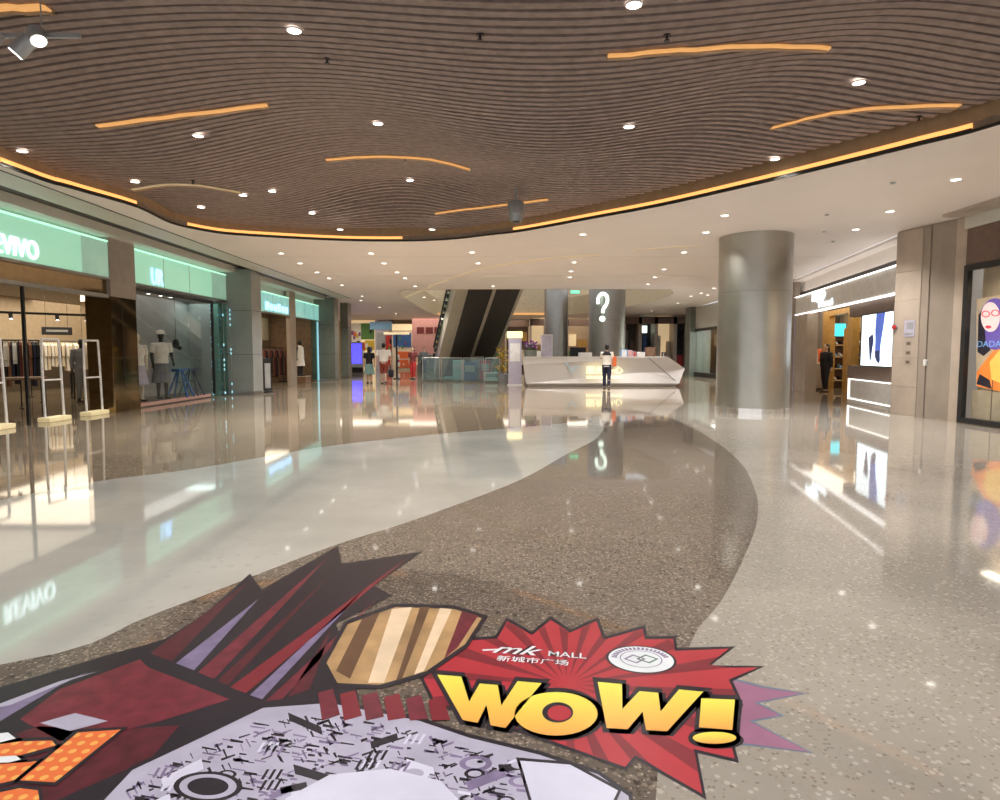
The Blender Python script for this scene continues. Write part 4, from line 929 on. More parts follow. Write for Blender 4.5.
q = AtY(57, 331, 21.6); t = thing('hanging_sign', 'black hanging sign board above the cream shirts', 'sign', (q.x, 21.6, q.z), .7); MB().bbox((-.42, -.03, -.13), (.42, .03, .13), .01).build('board', 'black', t); MB().box((-.3, -.035, -.03), (.3, -.03, .04)).build('print', 'grey_metal', t)
for sx in (-.3, .3): MB().tube([(sx, 0, .12), (sx, 0, 3.3 - q.z)], .006, 5).build('cord', 'black', t)
t = thing('ceiling_beam', 'black lighting beam across the first shop interior', 'light rail', (-13.2, 16.0, 2.35), .8)
MB().box((-3.4, -.03, 0), (3.4, .03, .06)).build('beam', 'black', t)
for k in range(7): MB().tube([(-3 + 1.0*k, 0, 0), (-3 + 1.0*k, -.05, -.12)], .045, 10).build('spot', 'black', t); MB().cyl((-3 + 1.0*k, -.05), .035, -.135, -.125, 10).build('lens', 'lamp', t)
for sx in (-3, 0, 3): MB().tube([(sx, 0, .05), (sx, 0, .95)], .008, 5).build('hanger', 'black', t)
# third shop: rail and cabinet
rail(-10.4, 29.6, 2.4, 1.45, 1.6, 'rail of reddish brown garments inside the third shop', ['brown_cloth', 'maroon_cloth', 'black_cloth'], 'garment on the rail of the third shop', 'garments in the third shop', 14, 1.2)
one('wall_panel', MB().bbox((-11.19, 28.2, 1.95), (-11.14, 31.4, 3.0), .01), 'shop_wall_warm', 'tan decorative panel above the brown garments of the third shop', 'panel')

# ---- angled right shop: contents
q = AtY(839, 330, 24.2); t = thing('wall_screen', 'glowing turquoise screen inside the golden portal', 'screen', (q.x, 24.2, 1.95)); MB().bbox((-.25, -.03, 0), (.25, .03, .5), .01).build('case', 'black', t); MB().box((-.23, -.036, .02), (.23, -.03, .48)).build('display', 'teal_screen', t); MB().tube([(0, .03, .25), (0, .03, 1.16)], .02, 6).build('bracket', 'black', t)
q = AtY(813, 372, 23.6); t = thing('display_cabinet', 'beige display cabinet under the orange garments', 'cabinet', (q.x, 23.6, 0)); MB().bbox((-.42, 0, .08), (.42, .5, 1.0), .01).build('body', 'cream', t); MB().box((-.4, .03, 0), (.4, .47, .08)).build('plinth', 'brown_panel', t); MB().box((-.4, -.012, .1), (-.01, 0, .96)).build('door', 'stone_beige', t); MB().box((.01, -.012, .1), (.4, 0, .96)).build('door', 'stone_beige', t)
for k in range(5):
    g = thing('garment', ['orange bundle on the left of the cabinet', 'bright orange bundle second on the cabinet', 'red-orange bundle in the middle of the cabinet', 'cream bundle second from the right on the cabinet', 'orange bundle on the right of the cabinet'][k], 'clothing', (q.x - .34 + .17*k, 23.85, 1.0), group='bundles on the beige cabinet')
    MB().rings([(0, 0, 0, .09, .16), (0, 0, .2, .1, .17), (0, 0, .5 - .05*(k % 3), .07, .12), (0, 0, .56 - .05*(k % 3), .02, .04)], 10).build('cloth', ['orange', 'orange', 'red', 'cream', 'orange'][k], g, True)
    MB().tube([(-.09, 0, .25), (.09, 0, .27)], .02, 6).build('tie', 'brown_cloth', g)
def shelf(px, yd, wd, label, cols):
    q = AtY(px, 360, yd); t = thing('shoe_shelf', label, 'shelf', (q.x, yd, 0))
    for sx in (-1, 1): MB().box((sx*wd/2 - .02, 0, 0), (sx*wd/2 + .02, .35, 2.2)).build('side_panel', 'wood_gold', t)
    MB().box((-wd/2, .33, 0), (wd/2, .35, 2.2)).build('back_panel', 'brown_panel', t)
    for k, z in enumerate((.3, .75, 1.2, 1.65, 2.1)):
        MB().box((-wd/2, 0, z), (wd/2, .33, z + .03)).build('board', 'wood_gold', t); MB().box((-wd/2 + .03, .02, z - .012), (wd/2 - .03, .05, z)).build('light_line', 'warm_lit', t)
        for j in range(3):
            if k == 4: continue
            xx = -wd/2 + wd*(j + .5)/3
            s_ = thing('shoe', CN[cols[(j + k) % len(cols)]] + ' shoe on the ' + ['lowest', 'second', 'third', 'fourth'][k] + ' board of the ' + label, 'shoe', (q.x + xx, yd + .15, z + .03), group='shoes on the ' + label)
            MB().loft([[(-.045, -.12, 0), (.045, -.12, 0), (.045, .12, 0), (-.045, .12, 0)], [(-.04, -.12, .04), (.04, -.12, .04), (.042, .12, .05), (-.042, .12, .05)], [(-.03, 0, .1), (.03, 0, .1), (.035, .11, .14), (-.035, .11, .14)]]).build('upper', cols[(j + k) % len(cols)], s_); MB().box((-.048, -.125, -.0), (.048, .125, .012)).build('sole', 'black', s_)
shelf(842, 24.9, .6, 'golden shelf seen through the portal', ['white', 'black', 'skyblue']); shelf(856, 22.4, .5, 'golden shelf beside the light box', ['cream', 'blue', 'white'])

# ---- far left end: colourful shop, screen, booths
q = G(357, 372.5); t = thing('screen_kiosk', 'standing kiosk with a bright blue screen at the far left end', 'kiosk', (q.x, q.y, 0)); MB().bbox((-.42, -.2, 0), (.42, .2, .35), .02).build('base', 'black', t); MB().bbox((-.42, -.06, .35), (.42, .06, 2.1), .02).build('case', 'grey_metal', t); MB().box((-.33, -.07, .62), (.36, -.06, 2.0)).build('display', 'blue_screen', t)
def booth(px0, px1, py0, yd, m, label, nm='shop_booth', cat='booth', dep=1.5, sub=None):
    a, b = AtY(px0, py0, yd), AtY(px1, py0, yd); t = thing(nm, label, cat, ((a.x+b.x)/2, yd, 0), world=True)
    MB().bbox((a.x, yd, 0), (b.x, yd + dep, min(a.z, 3.95)), .02).build('body', m, t); w_ = b.x - a.x; h_ = min(a.z, 3.95)
    for (u0, u1, v0, v1, mm, n2) in (sub or []): MB().box((a.x + w_*u0, yd - (.08 if n2 == 'poster' else .05), h_*v0), (a.x + w_*u1, yd, h_*v1)).build(n2, mm, t)
    return t
def toys(n, seed):
    q_ = random.Random(seed); out = []
    for k in range(n):
        u, v, e = q_.uniform(.03, .85), q_.uniform(.05, .8), q_.uniform(.05, .12); out.append((u, u + e, v, v + e * .9, q_.choice(['red', 'yellow', 'green', 'blue', 'orange', 'pink', 'purple', 'white', 'black']), 'poster'))
    return out
booth(350, 374, 312, 53, 'warm_lit', 'colourful far left shop with red and green panels', dep=1.5, sub=[(0, .45, .55, .95, 'ivory', 'panel'), (.0, .6, .38, .56, 'red', 'panel'), (.45, 1, .62, .95, 'green', 'panel'), (.6, 1, .4, .6, 'yellow', 'panel'), (.05, .4, .05, .36, 'red', 'panel'), (.5, .9, .05, .36, 'cream', 'panel')] + toys(16, 1))
booth(375, 392, 318, 52.5, 'lavender', 'lilac grey shop front behind the man in white', sub=[(-.3, 1, .82, .97, 'skyblue', 'canopy'), (.1, .6, .3, .75, 'grey_metal', 'panel'), (.62, .95, .1, .7, 'red', 'panel')] + toys(8, 2))
booth(392, 412, 324, 52, 'cream', 'cream kiosk with a blue banner in the far background', sub=[(0, 1, .86, 1, 'warm_lit', 'sign_band'), (.05, .95, .5, .8, 'blue', 'banner'), (.2, .9, .05, .4, 'orange', 'panel')] + toys(9, 3))
booth(412, 452, 317, 50, 'pink', 'plain pink hoarding wall behind the escalator foot', 'hoarding', 'hoarding', .3, sub=[(.12, .3, .72, .84, 'maroon_cloth', 'print'), (.34, .52, .72, .84, 'maroon_cloth', 'print'), (.56, .74, .72, .84, 'maroon_cloth', 'print')])
q = G(397, 379); t = thing('sign_post', 'thin dark sign post with a flat head beside the man in white', 'sign post', (q.x, q.y, 0)); MB().cyl((0, 0), .2, 0, .04, 16).build('foot', 'black', t); MB().tube([(0, 0, .04), (0, 0, 2.3)], .05, 10).build('pole', 'black', t); MB().bbox((-.65, -.08, 2.3), (.65, .08, 2.42), .01).build('head', 'warm_lit', t)
q = G(401, 373); table(q.x, q.y, 1.6, .7, .95, 0, 'small promotion table right of the sign post', 'cream', 'orange')
for k, (px, m_, l_) in enumerate([(426, 'stone_green', 'grey-green counter unit beyond the left glass railing'), (446, 'teal_cloth', 'teal counter unit under the pale escalator cladding')]):
    q = G(px, 374); t = thing('counter_unit', l_, 'counter', (q.x, q.y, 0)); MB().bbox((-.55, 0, 0), (.55, .6, 1.2), .02).build('body', m_, t); MB().bbox((-.6, -.03, 1.2), (.6, .63, 1.26), .01).build('top', 'grey_metal', t)
# behind the escalator foot and kiosk
def plant(px, py, label, m, h=1.6, r=.35):
    q = G(px, py); t = thing('potted_plant', label, 'plant', (q.x, q.y, 0)); MB().rings([(0, 0, 0, .2, .2), (0, 0, .4, .28, .28), (0, 0, .42, .25, .25)], 14).build('pot', 'grey_metal', t)
    MB().tube([(0, 0, .4), (0, 0, h*.6)], .02, 6).build('stem', 'brown_cloth', t); mb = MB()
    for k in range(90):
        a = random.random()*2*PI; z = .45 + random.random()*(h - .45); rr = r*math.sqrt(random.random())*(1 - .4*abs(z/h - .55)); c0 = Vector((rr*math.cos(a), rr*math.sin(a), z)); d = Vector((random.uniform(-1, 1), random.uniform(-1, 1), random.uniform(-.2, 1))).normalized()*.12; e_ = d.cross(Vector((0, 0, 1))).normalized()*.05
        mb.add([c0 - d, c0 + e_, c0 + d, c0 - e_], [(0, 1, 2, 3)])
    mb.build('foliage', m, t, kind='stuff')
plant(503, 383, 'yellow leafed plant left of the slim white kiosk', 'yellow'); plant(498, 380, 'green plant behind the yellow leafed plant', 'green', 1.3)
for k, (px, py, m_, w_, h_, l_) in enumerate([(470, 381.2, 'blue', .6, .9, 'blue display block under the dark escalator'), (485, 381.6, 'red', .5, 1.0, 'red display block under the dark escalator'), (477, 380, 'stone_green', .7, 1.2, 'dark green display block behind the blue one'), (491, 382.2, 'white', .7, .45, 'low white display block in front of the plants'), (459, 380.6, 'teal_cloth', .6, 1.0, 'teal display block at the escalator foot')]):
    q = G(px, py); t = thing('display_block', l_, 'display', (q.x, q.y, 0)); MB().bbox((-w_/2, 0, 0), (w_/2, .3, h_), .02).build('body', m_, t); MB().box((-w_/2 + .06, -.012, h_*.5), (w_/2 - .06, 0, h_*.85)).build('front_panel', 'grey_metal', t)

# ---- far background behind the counter
def farshop(px0, px1, yd, z1, m, label, sub): 
    a, b = AtY(px0, 350, yd).x, AtY(px1, 350, yd).x; t = thing('far_shop', label, 'shop', ((a+b)/2, yd, 0), world=True)
    MB().box((a, yd + 1.2, 0), (b, yd + 1.3, z1)).build('back_wall', m, t); MB().box((a, yd, z1 - .5), (b, yd + .15, z1)).build('sign_band', 'brown_panel', t)
    for xx in (a, b - .12): MB().box((xx, yd, 0), (xx + .12, yd + 1.2, z1)).build('side_wall', 'stone_beige', t)
    w_ = b - a
    for u0, u1, v0, v1, mm, n2 in sub: MB().box((a + w_*u0, yd + .9, v0), (a + w_*u1, yd + 1.15, v1)).build(n2, mm, t)
farshop(505, 530, 51, 3.9, 'brown_panel', 'brown far shop seen between the escalator and dark column', [(.1, .9, 2.3, 3.0, 'wood_gold', 'panel'), (.2, .8, .4, 1.6, 'cream', 'shelf')])
farshop(567, 590, 50, 3.9, 'shop_wall_warm', 'warm far shop between the two dark columns', [(.05, .45, 1.9, 2.8, 'warm_lit', 'lit_panel'), (.5, .95, .3, 2.4, 'wood_gold', 'door'), (.05, .4, .3, 1.5, 'green', 'panel')])
farshop(624, 640, 46, 3.9, 'shop_wall_dark', 'dark far shop right of the question mark column', [(.1, .4, .5, 3.0, 'stone_taupe', 'panel'), (.5, .9, .4, 2.2, 'brown_panel', 'panel')])
farshop(640, 656, 46, 3.9, 'black', 'dark far shop with a small lit sign', [(.25, .6, 2.8, 3.3, 'letter_mint', 'lit_sign'), (.35, .6, .8, 2.6, 'blue', 'panel'), (.7, .9, .6, 1.8, 'skyblue', 'panel')])
farshop(656, 675, 46, 3.9, 'warm_lit', 'bright cream far shop window behind the counter', [(.1, .4, .3, 2.6, 'ivory', 'panel'), (.5, .7, .3, 1.4, 'pink', 'panel'), (.72, .95, .5, 2.2, 'cream', 'panel')])
farshop(675, 688, 46, 3.9, 'black', 'black and red far shop next to the dark pier', [(.1, .9, .4, 1.2, 'red', 'panel'), (.2, .8, 1.6, 3.0, 'black_soft', 'panel')])
farshop(530, 546, 49, 3.9, 'warm_lit', 'amber lit shop left of the dark column', [(.1, .9, .3, 2.0, 'wood_gold', 'panel')])
q = AtY(575, 292, 40); t = thing('exit_sign', 'small green lit sign hanging between the two dark columns', 'sign', (q.x, 40, q.z)); MB().bbox((-.3, -.03, -.12), (.3, .03, .12), .01).build('case', 'grey_metal', t); MB().box((-.27, -.036, -.09), (.27, -.03, .09)).build('face', 'green_sign', t); MB().tube([(0, 0, .1), (0, 0, 2)], .01, 5).build('rod', 'grey_metal', t)
q = AtY(712, 370, 34.0); 
for k, (px, yd, m_) in enumerate([(703, 36.2, 'teal_cloth'), (709, 34.8, 'ivory'), (714, 33.4, 'grey_cloth')]):
    q = AtY(px, 360, yd); person('mannequin', ['mannequin in a teal dress in the far right window', 'mannequin in a white dress in the far right window', 'mannequin in grey in the far right window'][k], (12.3, yd, 0), PI*.5, 1.7, m_, m_, hair=None, legs='skirt', skin='cream', cat='mannequin', face=False, vox=.016)

# ---- shop lamps and added fills
lp = (1, .84, .62)
for k, (x_, y_, w_) in enumerate([(-11, 11, 22), (-11.5, 15, 35), (-13, 19, 95), (-14.5, 22.5, 120), (-15, 25.5, 70)]): area('shop_lamp', (x_, y_, 3.27), (4, 3.4), w_, lp)
area('shirt_fill', (-13.4, 20.0, 3.0), (1.8, 1.4), 22, lp); area('window_fill', (-9.6, 18, 2.94), (.9, 5), 14, (1, .95, .9)); area('shop_lamp', (-10.1, 26.5, 3.25), (1.6, 8), 90, lp); area('window_fill', (-9.4, 20.4, 2.9), (.9, .9), 6, (.75, 1, .95))  # first and last areas here are added fills for the shirts and glass return
area('shop_lamp', (12.0, 22.5, 3.05), (2.4, 6), 110, lp); area('shop_lamp', (12.2, 34, 2.75), (.8, 5), 220, (.9, 1, .95)); area('shop_lamp', (9.15, 9, 2.78), (.2, 6), 60, lp)
for x_ in (-11, -6, 0, 5, 10): area('far_lamp', (x_, 49.5, CZ - .03 if abs(x_) > 5 else 3.95), (4, 4), 100, (1, .88, .72))

# ---- floor stickers (flat prints glued to the floor)
def zs(z): return .0015 + (z - .0016) * .25
def stick(pts, z, m, nm, par, holes=()):
    P = [[G(x, y).xy for x, y in pts]] + [[G(x, y).xy for x, y in h] for h in holes]
    z = zs(z); return MB().flat(P, z, z + .00012).build(nm, m, par)
def grow(pts, k):
    n = len(pts); out = []; ar = sum(pts[i][0]*pts[(i+1) % n][1] - pts[(i+1) % n][0]*pts[i][1] for i in range(n)); sg_ = 1 if ar > 0 else -1
    for i in range(n):
        a, b, c_ = Vector(pts[i-1]), Vector(pts[i]), Vector(pts[(i+1) % n]); d1 = (b - a).normalized(); d2 = (c_ - b).normalized()
        n1 = Vector((d1.y, -d1.x))*sg_; n2 = Vector((d2.y, -d2.x))*sg_; m_ = n1 + n2
        if m_.length < .3: m_ = (d1 - d2); 
        m_ = m_.normalized(); out.append(tuple(b + m_ * k / max(.45, abs(m_.dot(n1)))))
    return out
SR = .3
M('st_black', (.018, .014, .022), SR); M('st_red', (.42, .03, .045), SR, var=.06); M('st_darkred', (.20, .018, .03), SR, var=.1)
M('st_wine', (.085, .012, .022), SR, var=.35, vscale=14); M('st_wine2', (.15, .02, .035), SR, var=.3, vscale=14)
M('st_silver', (.40, .385, .50), SR, var=.12, vscale=5); M('st_silver_l', (.58, .58, .72), SR, var=.05); M('st_violet', (.20, .16, .28), SR, var=.2, vscale=12)
M('st_gold', (.42, .26, .12), SR, var=.3, vscale=5); M('st_gold_l', (.75, .58, .40), SR, var=.1); M('st_brown', (.12, .06, .03), SR, var=.2)
M('st_purple', (.30, .13, .22), SR); M('st_blueedge', (.12, .17, .24), SR); M('st_white', (.72, .76, .80), SR); M('st_green', (.06, .16, .12), SR)
def gradient(name, c0, c1):
    m = M(name, c0, SR); nt = m.node_tree; tc = nt.nodes.new('ShaderNodeTexCoord'); sx = nt.nodes.new('ShaderNodeSeparateXYZ'); r = nt.nodes.new('ShaderNodeValToRGB')
    nt.links.new(tc.outputs['Generated'], sx.inputs[0]); nt.links.new(sx.outputs['Y'], r.inputs[0]); r.color_ramp.elements[0].color = (*c0, 1); r.color_ramp.elements[1].color = (*c1, 1)
    nt.links.new(r.outputs[0], nt.nodes['Principled BSDF'].inputs['Base Color'])
gradient('st_yellow', (.80, .36, .08), (.80, .78, .10))
def dots(name, c0, c1):
    m = M(name, c0, SR); nt = m.node_tree; tc = nt.nodes.new('ShaderNodeTexCoord'); v = nt.nodes.new('ShaderNodeTexVoronoi'); v.inputs['Scale'].default_value = 22; v.inputs['Randomness'].default_value = 0
    r = nt.nodes.new('ShaderNodeValToRGB'); r.color_ramp.interpolation = 'CONSTANT'; r.color_ramp.elements[0].color = (*c1, 1); r.color_ramp.elements[1].color = (*c0, 1); r.color_ramp.elements[1].position = .3
    nt.links.new(tc.outputs['Object'], v.inputs['Vector']); nt.links.new(v.outputs['Distance'], r.inputs[0]); nt.links.new(r.outputs[0], nt.nodes['Principled BSDF'].inputs['Base Color'])
dots('st_orange', (.72, .16, .045), (.80, .40, .10))
def zb(x, y): return (380 + x / 2.273, 590 + y / 2.273)
def zw(x, y): return (430 + x / 3.03, 660 + y / 3.03)
g0 = G(600, 690); bs = thing('burst_sticker', 'red spiky burst floor sticker with yellow WOW lettering', 'floor sticker', (g0.x, g0.y, 0), world=True)
ext = [zb(*p) for p in [(800, 200), (870, 218), (970, 236), (862, 258), (920, 287), (850, 300), (985, 372), (780, 348)]]
stick(ext, .0016, 'st_blueedge', 'shadow_edge', bs); stick(grow(ext, -2.2), .0024, 'st_purple', 'shadow_spikes', bs)
bur = [zb(*p) for p in [(205, 108), (262, 105), (287, 62), (345, 95), (388, 60), (432, 90), (496, 62), (512, 106), (602, 80), (608, 106), (672, 105), (676, 132), (808, 129), (752, 172), (874, 174), (802, 208), (826, 262), (800, 330), (816, 394), (722, 372), (742, 478), (640, 420), (582, 384), (560, 412), (470, 380), (330, 330), (120, 260), (90, 200)]]
stick(bur, .0032, 'st_black', 'outline', bs); red = grow(bur, -3.2); stick(red, .0040, 'st_red', 'red_sheet', bs)
def inside(p, poly):
    c_ = False; n = len(poly)
    for i in range(n):
        (x1, y1), (x2, y2) = poly[i], poly[i-1]
        if (y1 > p[1]) != (y2 > p[1]) and p[0] < (x2 - x1)*(p[1] - y1)/(y2 - y1) + x1: c_ = not c_
    return c_
cx, cy2 = zb(425, 215)
for k in range(22):
    a = 2*PI*k/22 + .1; wd = .05 if k % 2 else .06
    def reach(a_):
        r_ = 3
        while inside((cx + math.cos(a_)*r_*1.0, cy2 + math.sin(a_)*r_*.75), red) and r_ < 260: r_ += 1
        return (cx + math.cos(a_)*(r_ - 1), cy2 + math.sin(a_)*(r_ - 1)*.75)
    stick([(cx + math.cos(a)*10, cy2 + math.sin(a)*6), reach(a - wd), reach(a), reach(a + wd)], .0048, 'st_darkred', 'ray', bs)
WU = [(0, 1), (.23, 1), (.29, .45), (.41, .88), (.59, .88), (.68, .45), (.77, 1), (1, 1), (.83, 0), (.60, 0), (.5, .42), (.40, 0), (.17, 0)]
def quadmap(u, v, TL, TR, BR, BL):
    T_ = Vector(TL).lerp(Vector(TR), u); B_ = Vector(BL).lerp(Vector(BR), u); return tuple(B_.lerp(T_, v))
def letter(pts, nm, holes=()):
    px = [zw(*p) for p in pts]; hp = [[zw(*p) for p in h] for h in holes]
    stick(grow(px, 4.5), .0056, 'st_black', 'letter_outline', bs); stick([(x + 5, y + 2.5) for x, y in grow(px, 2.5)], .0056, 'st_black', 'letter_shadow', bs)
    stick(px, .0064, 'st_yellow', nm, bs, hp)
def el(cx_, cy_, rx, ry, n=32, tilt=0): return [(cx_ + rx*math.cos(2*PI*i/n), cy_ + ry*math.sin(2*PI*i/n) + tilt*rx*math.cos(2*PI*i/n)) for i in range(n)]
letter([quadmap(u, v, (22, 46), (338, 72), (262, 214), (66, 178)) for u, v in WU], 'letter_w')
letter([quadmap(u, v, (508, 68), (828, 98), (766, 220), (488, 206)) for u, v in WU], 'letter_w')
letter(el(382, 165, 126, 66), 'letter_o'); stick([zw(*p) for p in el(387, 161, 47, 31)], .0072, 'st_black', 'letter_eye', bs); stick([zw(*p) for p in el(392, 163, 36, 23)], .0080, 'st_red', 'letter_eye_fill', bs)
letter([(822, 118), (924, 122), (916, 214), (815, 206)], 'exclamation_stroke'); letter(el(862, 238, 66, 18), 'exclamation_dot')
# mall name and emblem
def ftext(body, px, py, wpx, hpx, m, nm, z, ang=-.15, shear=0, bold=0):
    a = G(px, py); b = G(px + wpx, py); wd = (b - a).length; ht = (G(px, py - hpx) - a).length
    return text(nm, body, m, bs, Matrix.Translation((a.x, a.y, zs(z))) @ Matrix.Rotation(ang, 4, 'Z'), wd, ht, .0002, shear, bold)
for (b_, x_, y_, w_, h_, s_) in (('mk', 492, 653, 50, 9, .45), ('MALL', 548, 656.5, 38, 5, 0), ('新城市广场', 496, 661.2, 72, 5.5, 0)):
    ftext(b_, x_ , y_, w_, h_, 'st_black', 'name_outline', .0056, shear=s_, bold=.05); ftext(b_, x_, y_, w_, h_, 'st_white', 'name_print', .0066, shear=s_, bold=.01)
stick([(482, 650), (500, 649.2), (500, 650.6), (483, 651.4)], .0066, 'st_white', 'name_flourish', bs)
ec = G(641, 659.5); rr = .142
def disc(r0, r1, z, m, nm, n=40):
    o_ = [Vector((ec.x + r1*math.cos(2*PI*i/n), ec.y + .86*r1*math.sin(2*PI*i/n))) for i in range(n)]; i_ = [[Vector((ec.x + r0*math.cos(2*PI*i/n), ec.y + .86*r0*math.sin(2*PI*i/n))) for i in range(n)]] if r0 else []
    MB().flat([o_] + i_, zs(z), zs(z) + .00012).build(nm, m, bs)
disc(0, rr + .012, .0056, 'st_black', 'emblem_rim'); disc(0, rr, .0064, 'st_white', 'emblem_disc'); disc(.088, .093, .0072, 'st_violet', 'emblem_ring')
for k in range(18):
    a = PI*(.06 + .88*k/17); c0 = Vector((ec.x + .118*math.cos(a), ec.y + .86*.118*math.sin(a))); d = Vector((-math.sin(a), math.cos(a)))*.007; e_ = Vector((math.cos(a), math.sin(a)))*.013
    MB().flat([[c0 - d - e_, c0 + d - e_, c0 + d*.6 + e_, c0 - d + e_*.6]], zs(.0072), zs(.0076)).build('emblem_mark', 'st_violet', bs)
for sx, m_ in ((-.028, 'st_violet'), (.028, 'st_green')):
    dm = lambda k: [Vector((ec.x + sx + .05*k, ec.y)), Vector((ec.x + sx, ec.y + .042*k)), Vector((ec.x + sx - .05*k, ec.y)), Vector((ec.x + sx, ec.y - .042*k))]
    MB().flat([dm(1), dm(.72)], zs(.0072), zs(.0076)).build('emblem_diamond', m_, bs)
# abstract comic print beside it: plain coloured shards, plates and rings
g1 = G(250, 720); gs = thing('graphic_sticker', 'large abstract floor sticker of dark red, gold and silver shards', 'floor sticker', (g1.x, g1.y, 0), world=True)
wing = [(-160, 742), (0, 688), (110, 655), (165, 640), (205, 614), (250, 574), (262, 590), (338, 546), (342, 564), (422, 552), (374, 586), (392, 596), (336, 624), (360, 700), (240, 760), (0, 860), (-160, 900)]
stick(wing, .0088, 'st_black', 'streak_outline', gs)
def shard(pts, m, nm='shard', z=.0096, par=gs): return stick(pts, z, m, nm, par)
for k, (b0, b1, tip) in enumerate([((150, 654), (172, 662), (250, 581)), ((176, 664), (194, 671), (258, 600)), ((198, 673), (214, 680), (330, 556)), ((217, 682), (228, 686), (334, 572)), ((230, 688), (246, 694), (410, 556)), ((250, 696), (262, 700), (366, 588)), ((266, 702), (282, 700), (380, 596)), ((288, 698), (310, 690), (332, 628))]):
    shard([b0, tip, b1], ['st_wine', 'st_violet', 'st_wine2', 'st_wine', 'st_darkred', 'st_violet', 'st_wine2', 'st_wine'][k], 'streak')
shard([(20, 720), (60, 690), (140, 660), (148, 668), (230, 700), (160, 722), (110, 735), (60, 742)], 'st_wine2'); shard([(-100, 745), (20, 700), (90, 672), (60, 686), (10, 716), (-60, 760)], 'st_violet')
shard([(-20, 712), (60, 682), (98, 672), (70, 681), (10, 706)], 'st_silver', z=.0104); shard([(40, 724), (75, 714), (108, 722), (70, 732)], 'st_silver', z=.0104); shard([(0, 740), (40, 727), (100, 732), (180, 726), (150, 760), (60, 800), (-60, 820), (-80, 780)], 'st_wine')
# silver field with abstract plates
sil = [(100, 800), (130, 768), (200, 735), (262, 705), (330, 700), (420, 718), (470, 735), (540, 752), (600, 772), (632, 795), (645, 860), (560, 960), (100, 960), (20, 880)]
stick(sil, .0112, 'st_black', 'plate_outline', gs); stick(grow(sil, -4), .0120, 'st_silver', 'silver_field', gs)
rnd = random.Random(5); ins = grow(sil, -16)
for k in range(120):
    px_, py_ = rnd.uniform(110, 610), rnd.uniform(706, 850)
    if not inside((px_, py_), ins): continue
    m_ = rnd.choice(['st_black', 'st_violet', 'st_black', 'st_silver_l', 'st_silver_l']); s_ = rnd.uniform(3, 11); sk = rnd.uniform(-.7, .7); kind_ = rnd.random()
    if kind_ < .35: shard([(px_ + s_*1.6*math.cos(2*PI*i/16), py_ + s_*.75*math.sin(2*PI*i/16)) for i in range(16)], m_, 'spot', .0128); shard([(px_ + s_*1.0*math.cos(2*PI*i/16), py_ + s_*.45*math.sin(2*PI*i/16)) for i in range(16)], 'st_silver' if m_ != 'st_silver' else 'st_black', 'spot_core', .0136)
    elif kind_ < .7: shard([(px_ - s_*2, py_ - s_*.5 + sk*s_*1.5), (px_ + s_*2, py_ - s_*.5 - sk*s_*1.5), (px_ + s_*2.2, py_ + s_*.5 - sk*s_*1.5), (px_ - s_*1.8, py_ + s_*.5 + sk*s_*1.5)], m_, 'plate', .0132)
    else:
        for j in range(3): shard([(px_ + j*7 - 4, py_ + 5), (px_ + j*7 + 2, py_ - 5), (px_ + j*7 + 5, py_ - 5), (px_ + j*7 - 1, py_ + 5)], m_, 'bar', .0134)
lw_ = MB(); vl_ = MB(); pale = [(285, 800), (330, 776), (390, 770), (440, 782), (470, 812), (440, 900), (320, 900)]
for k in range(1300):
    px_, py_ = rnd.uniform(110, 620), rnd.uniform(704, 830)
    if not inside((px_, py_), ins) or inside((px_, py_), pale): continue
    mb_ = lw_ if rnd.random() < .6 else vl_; a_ = rnd.choice([.3, .3, -.5, 1.3]) + rnd.uniform(-.05, .05); ln = rnd.uniform(2, 8); wd2 = rnd.uniform(.5, 1.7); d = Vector((math.cos(a_), math.sin(a_)*.6))*ln; n_ = Vector((-d.y, d.x)).normalized()*wd2; c0 = Vector((px_, py_)); z_ = zs(.0124)
    mb_.flat([[G(*(c0 - d - n_)).xy, G(*(c0 + d - n_)).xy, G(*(c0 + d + n_*.4)).xy, G(*(c0 - d + n_)).xy]], z_, z_ + .00010)
lw_.build('black_line_work', 'st_black', gs, kind='stuff'); vl_.build('violet_line_work', 'st_violet', gs, kind='stuff')
shard([(285, 800), (330, 776), (390, 770), (440, 782), (470, 812), (440, 900), (320, 900)], 'st_silver_l', 'pale_plate', .0142); shard(grow([(520, 762), (570, 766), (618, 792), (600, 830), (540, 830)], 3), 'st_black', 'plate_edge', .0136); shard([(520, 762), (570, 766), (618, 792), (600, 830), (540, 830)], 'st_silver_l', 'pale_plate', .0144)
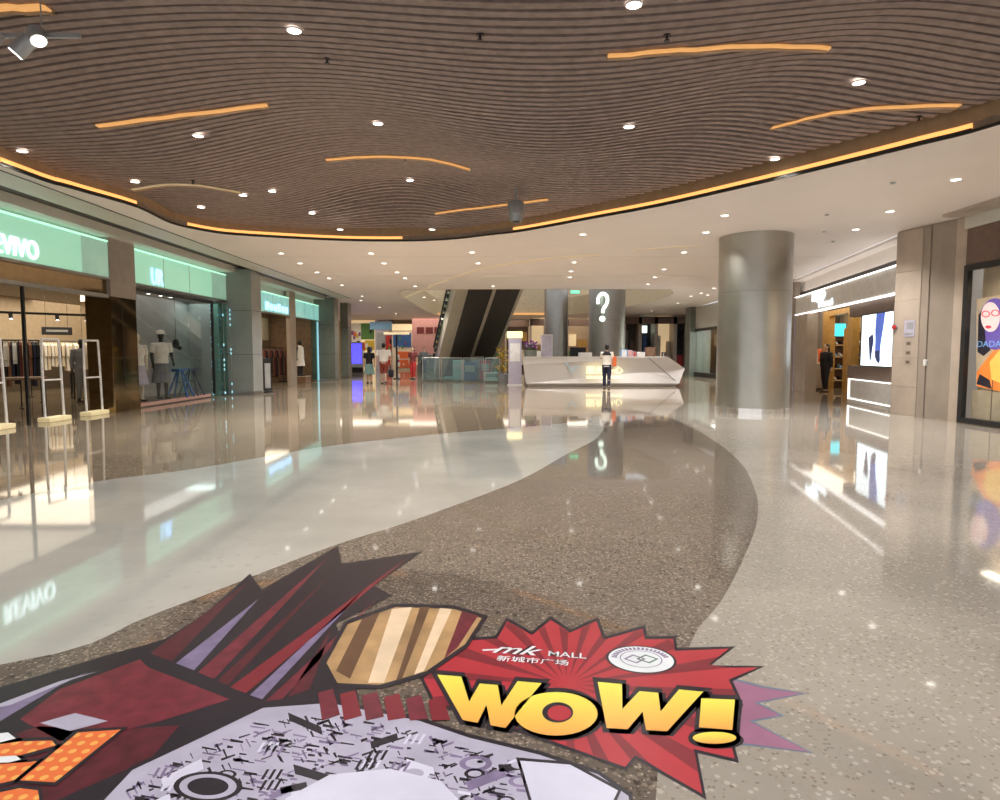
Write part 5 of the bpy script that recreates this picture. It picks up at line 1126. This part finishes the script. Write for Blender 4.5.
for r_, m_, z_ in ((30, 'st_black', .0150), (25, 'st_silver', .0156), (18, 'st_black', .0162)): shard([(208 + r_*1.15*math.cos(2*PI*i/28), 788 + r_*.5*math.sin(2*PI*i/28)) for i in range(28)], m_, 'ring', z_)
# gold faceted shard (an abstract lozenge)
lo = [(322, 664), (345, 622), (395, 604), (455, 606), (488, 617), (468, 648), (428, 676), (380, 690), (335, 688)]
stick(lo, .0150, 'st_black', 'lozenge_outline', gs); li = grow(lo, -4); stick(li, .0158, 'st_gold', 'lozenge', gs)
for k, (t0, t1, b0, b1, m_) in enumerate([((362, 620), (380, 613), (336, 672), (350, 680), 'st_brown'), ((392, 610), (412, 608), (368, 684), (384, 684), 'st_gold_l'), ((420, 608), (430, 608), (396, 682), (402, 680), 'st_brown'), ((440, 609), (452, 610), (414, 676), (424, 672), 'st_gold_l'), ((462, 612), (478, 617), (444, 660), (458, 648), 'st_wine2')]):
    shard([t0, t1, b1, b0], m_, 'band', .0166)
for k in range(6): x_ = 318 + k*22; shard([(x_, 694 + k*1.5), (x_ + 15, 690 + k*1.5), (x_ + 22, 716 + k), (x_ + 4, 722)], ['st_wine2', 'st_darkred'][k % 2], 'shard', .0170)
# orange dotted letter fragment in the corner
wd_ = thing('letter_sticker', 'orange dotted lettering fragment in the lower left corner', 'floor sticker', (G(40, 770).x, G(40, 770).y, 0), world=True)
for pts, m_ in (([(78, 734), (121, 731), (55, 784), (20, 782)], 'st_orange'), ([(-30, 768), (37, 763), (14, 782), (-30, 792)], 'st_orange'), ([(-30, 750), (20, 743), (52, 742), (56, 747), (20, 757), (-30, 760)], 'st_orange'), ([(-30, 800), (20, 790), (38, 792), (40, 806), (-30, 820)], 'st_orange'), ([(-30, 738), (8, 734), (16, 740), (0, 744), (-30, 746)], 'st_white'), ([(-30, 760), (16, 757), (21, 761), (10, 764), (-30, 766)], 'st_white')):
    stick(grow(pts, 3.5), .0178, 'st_black', 'letter_outline', wd_); stick(pts, .0186, m_, 'letter_piece', wd_)
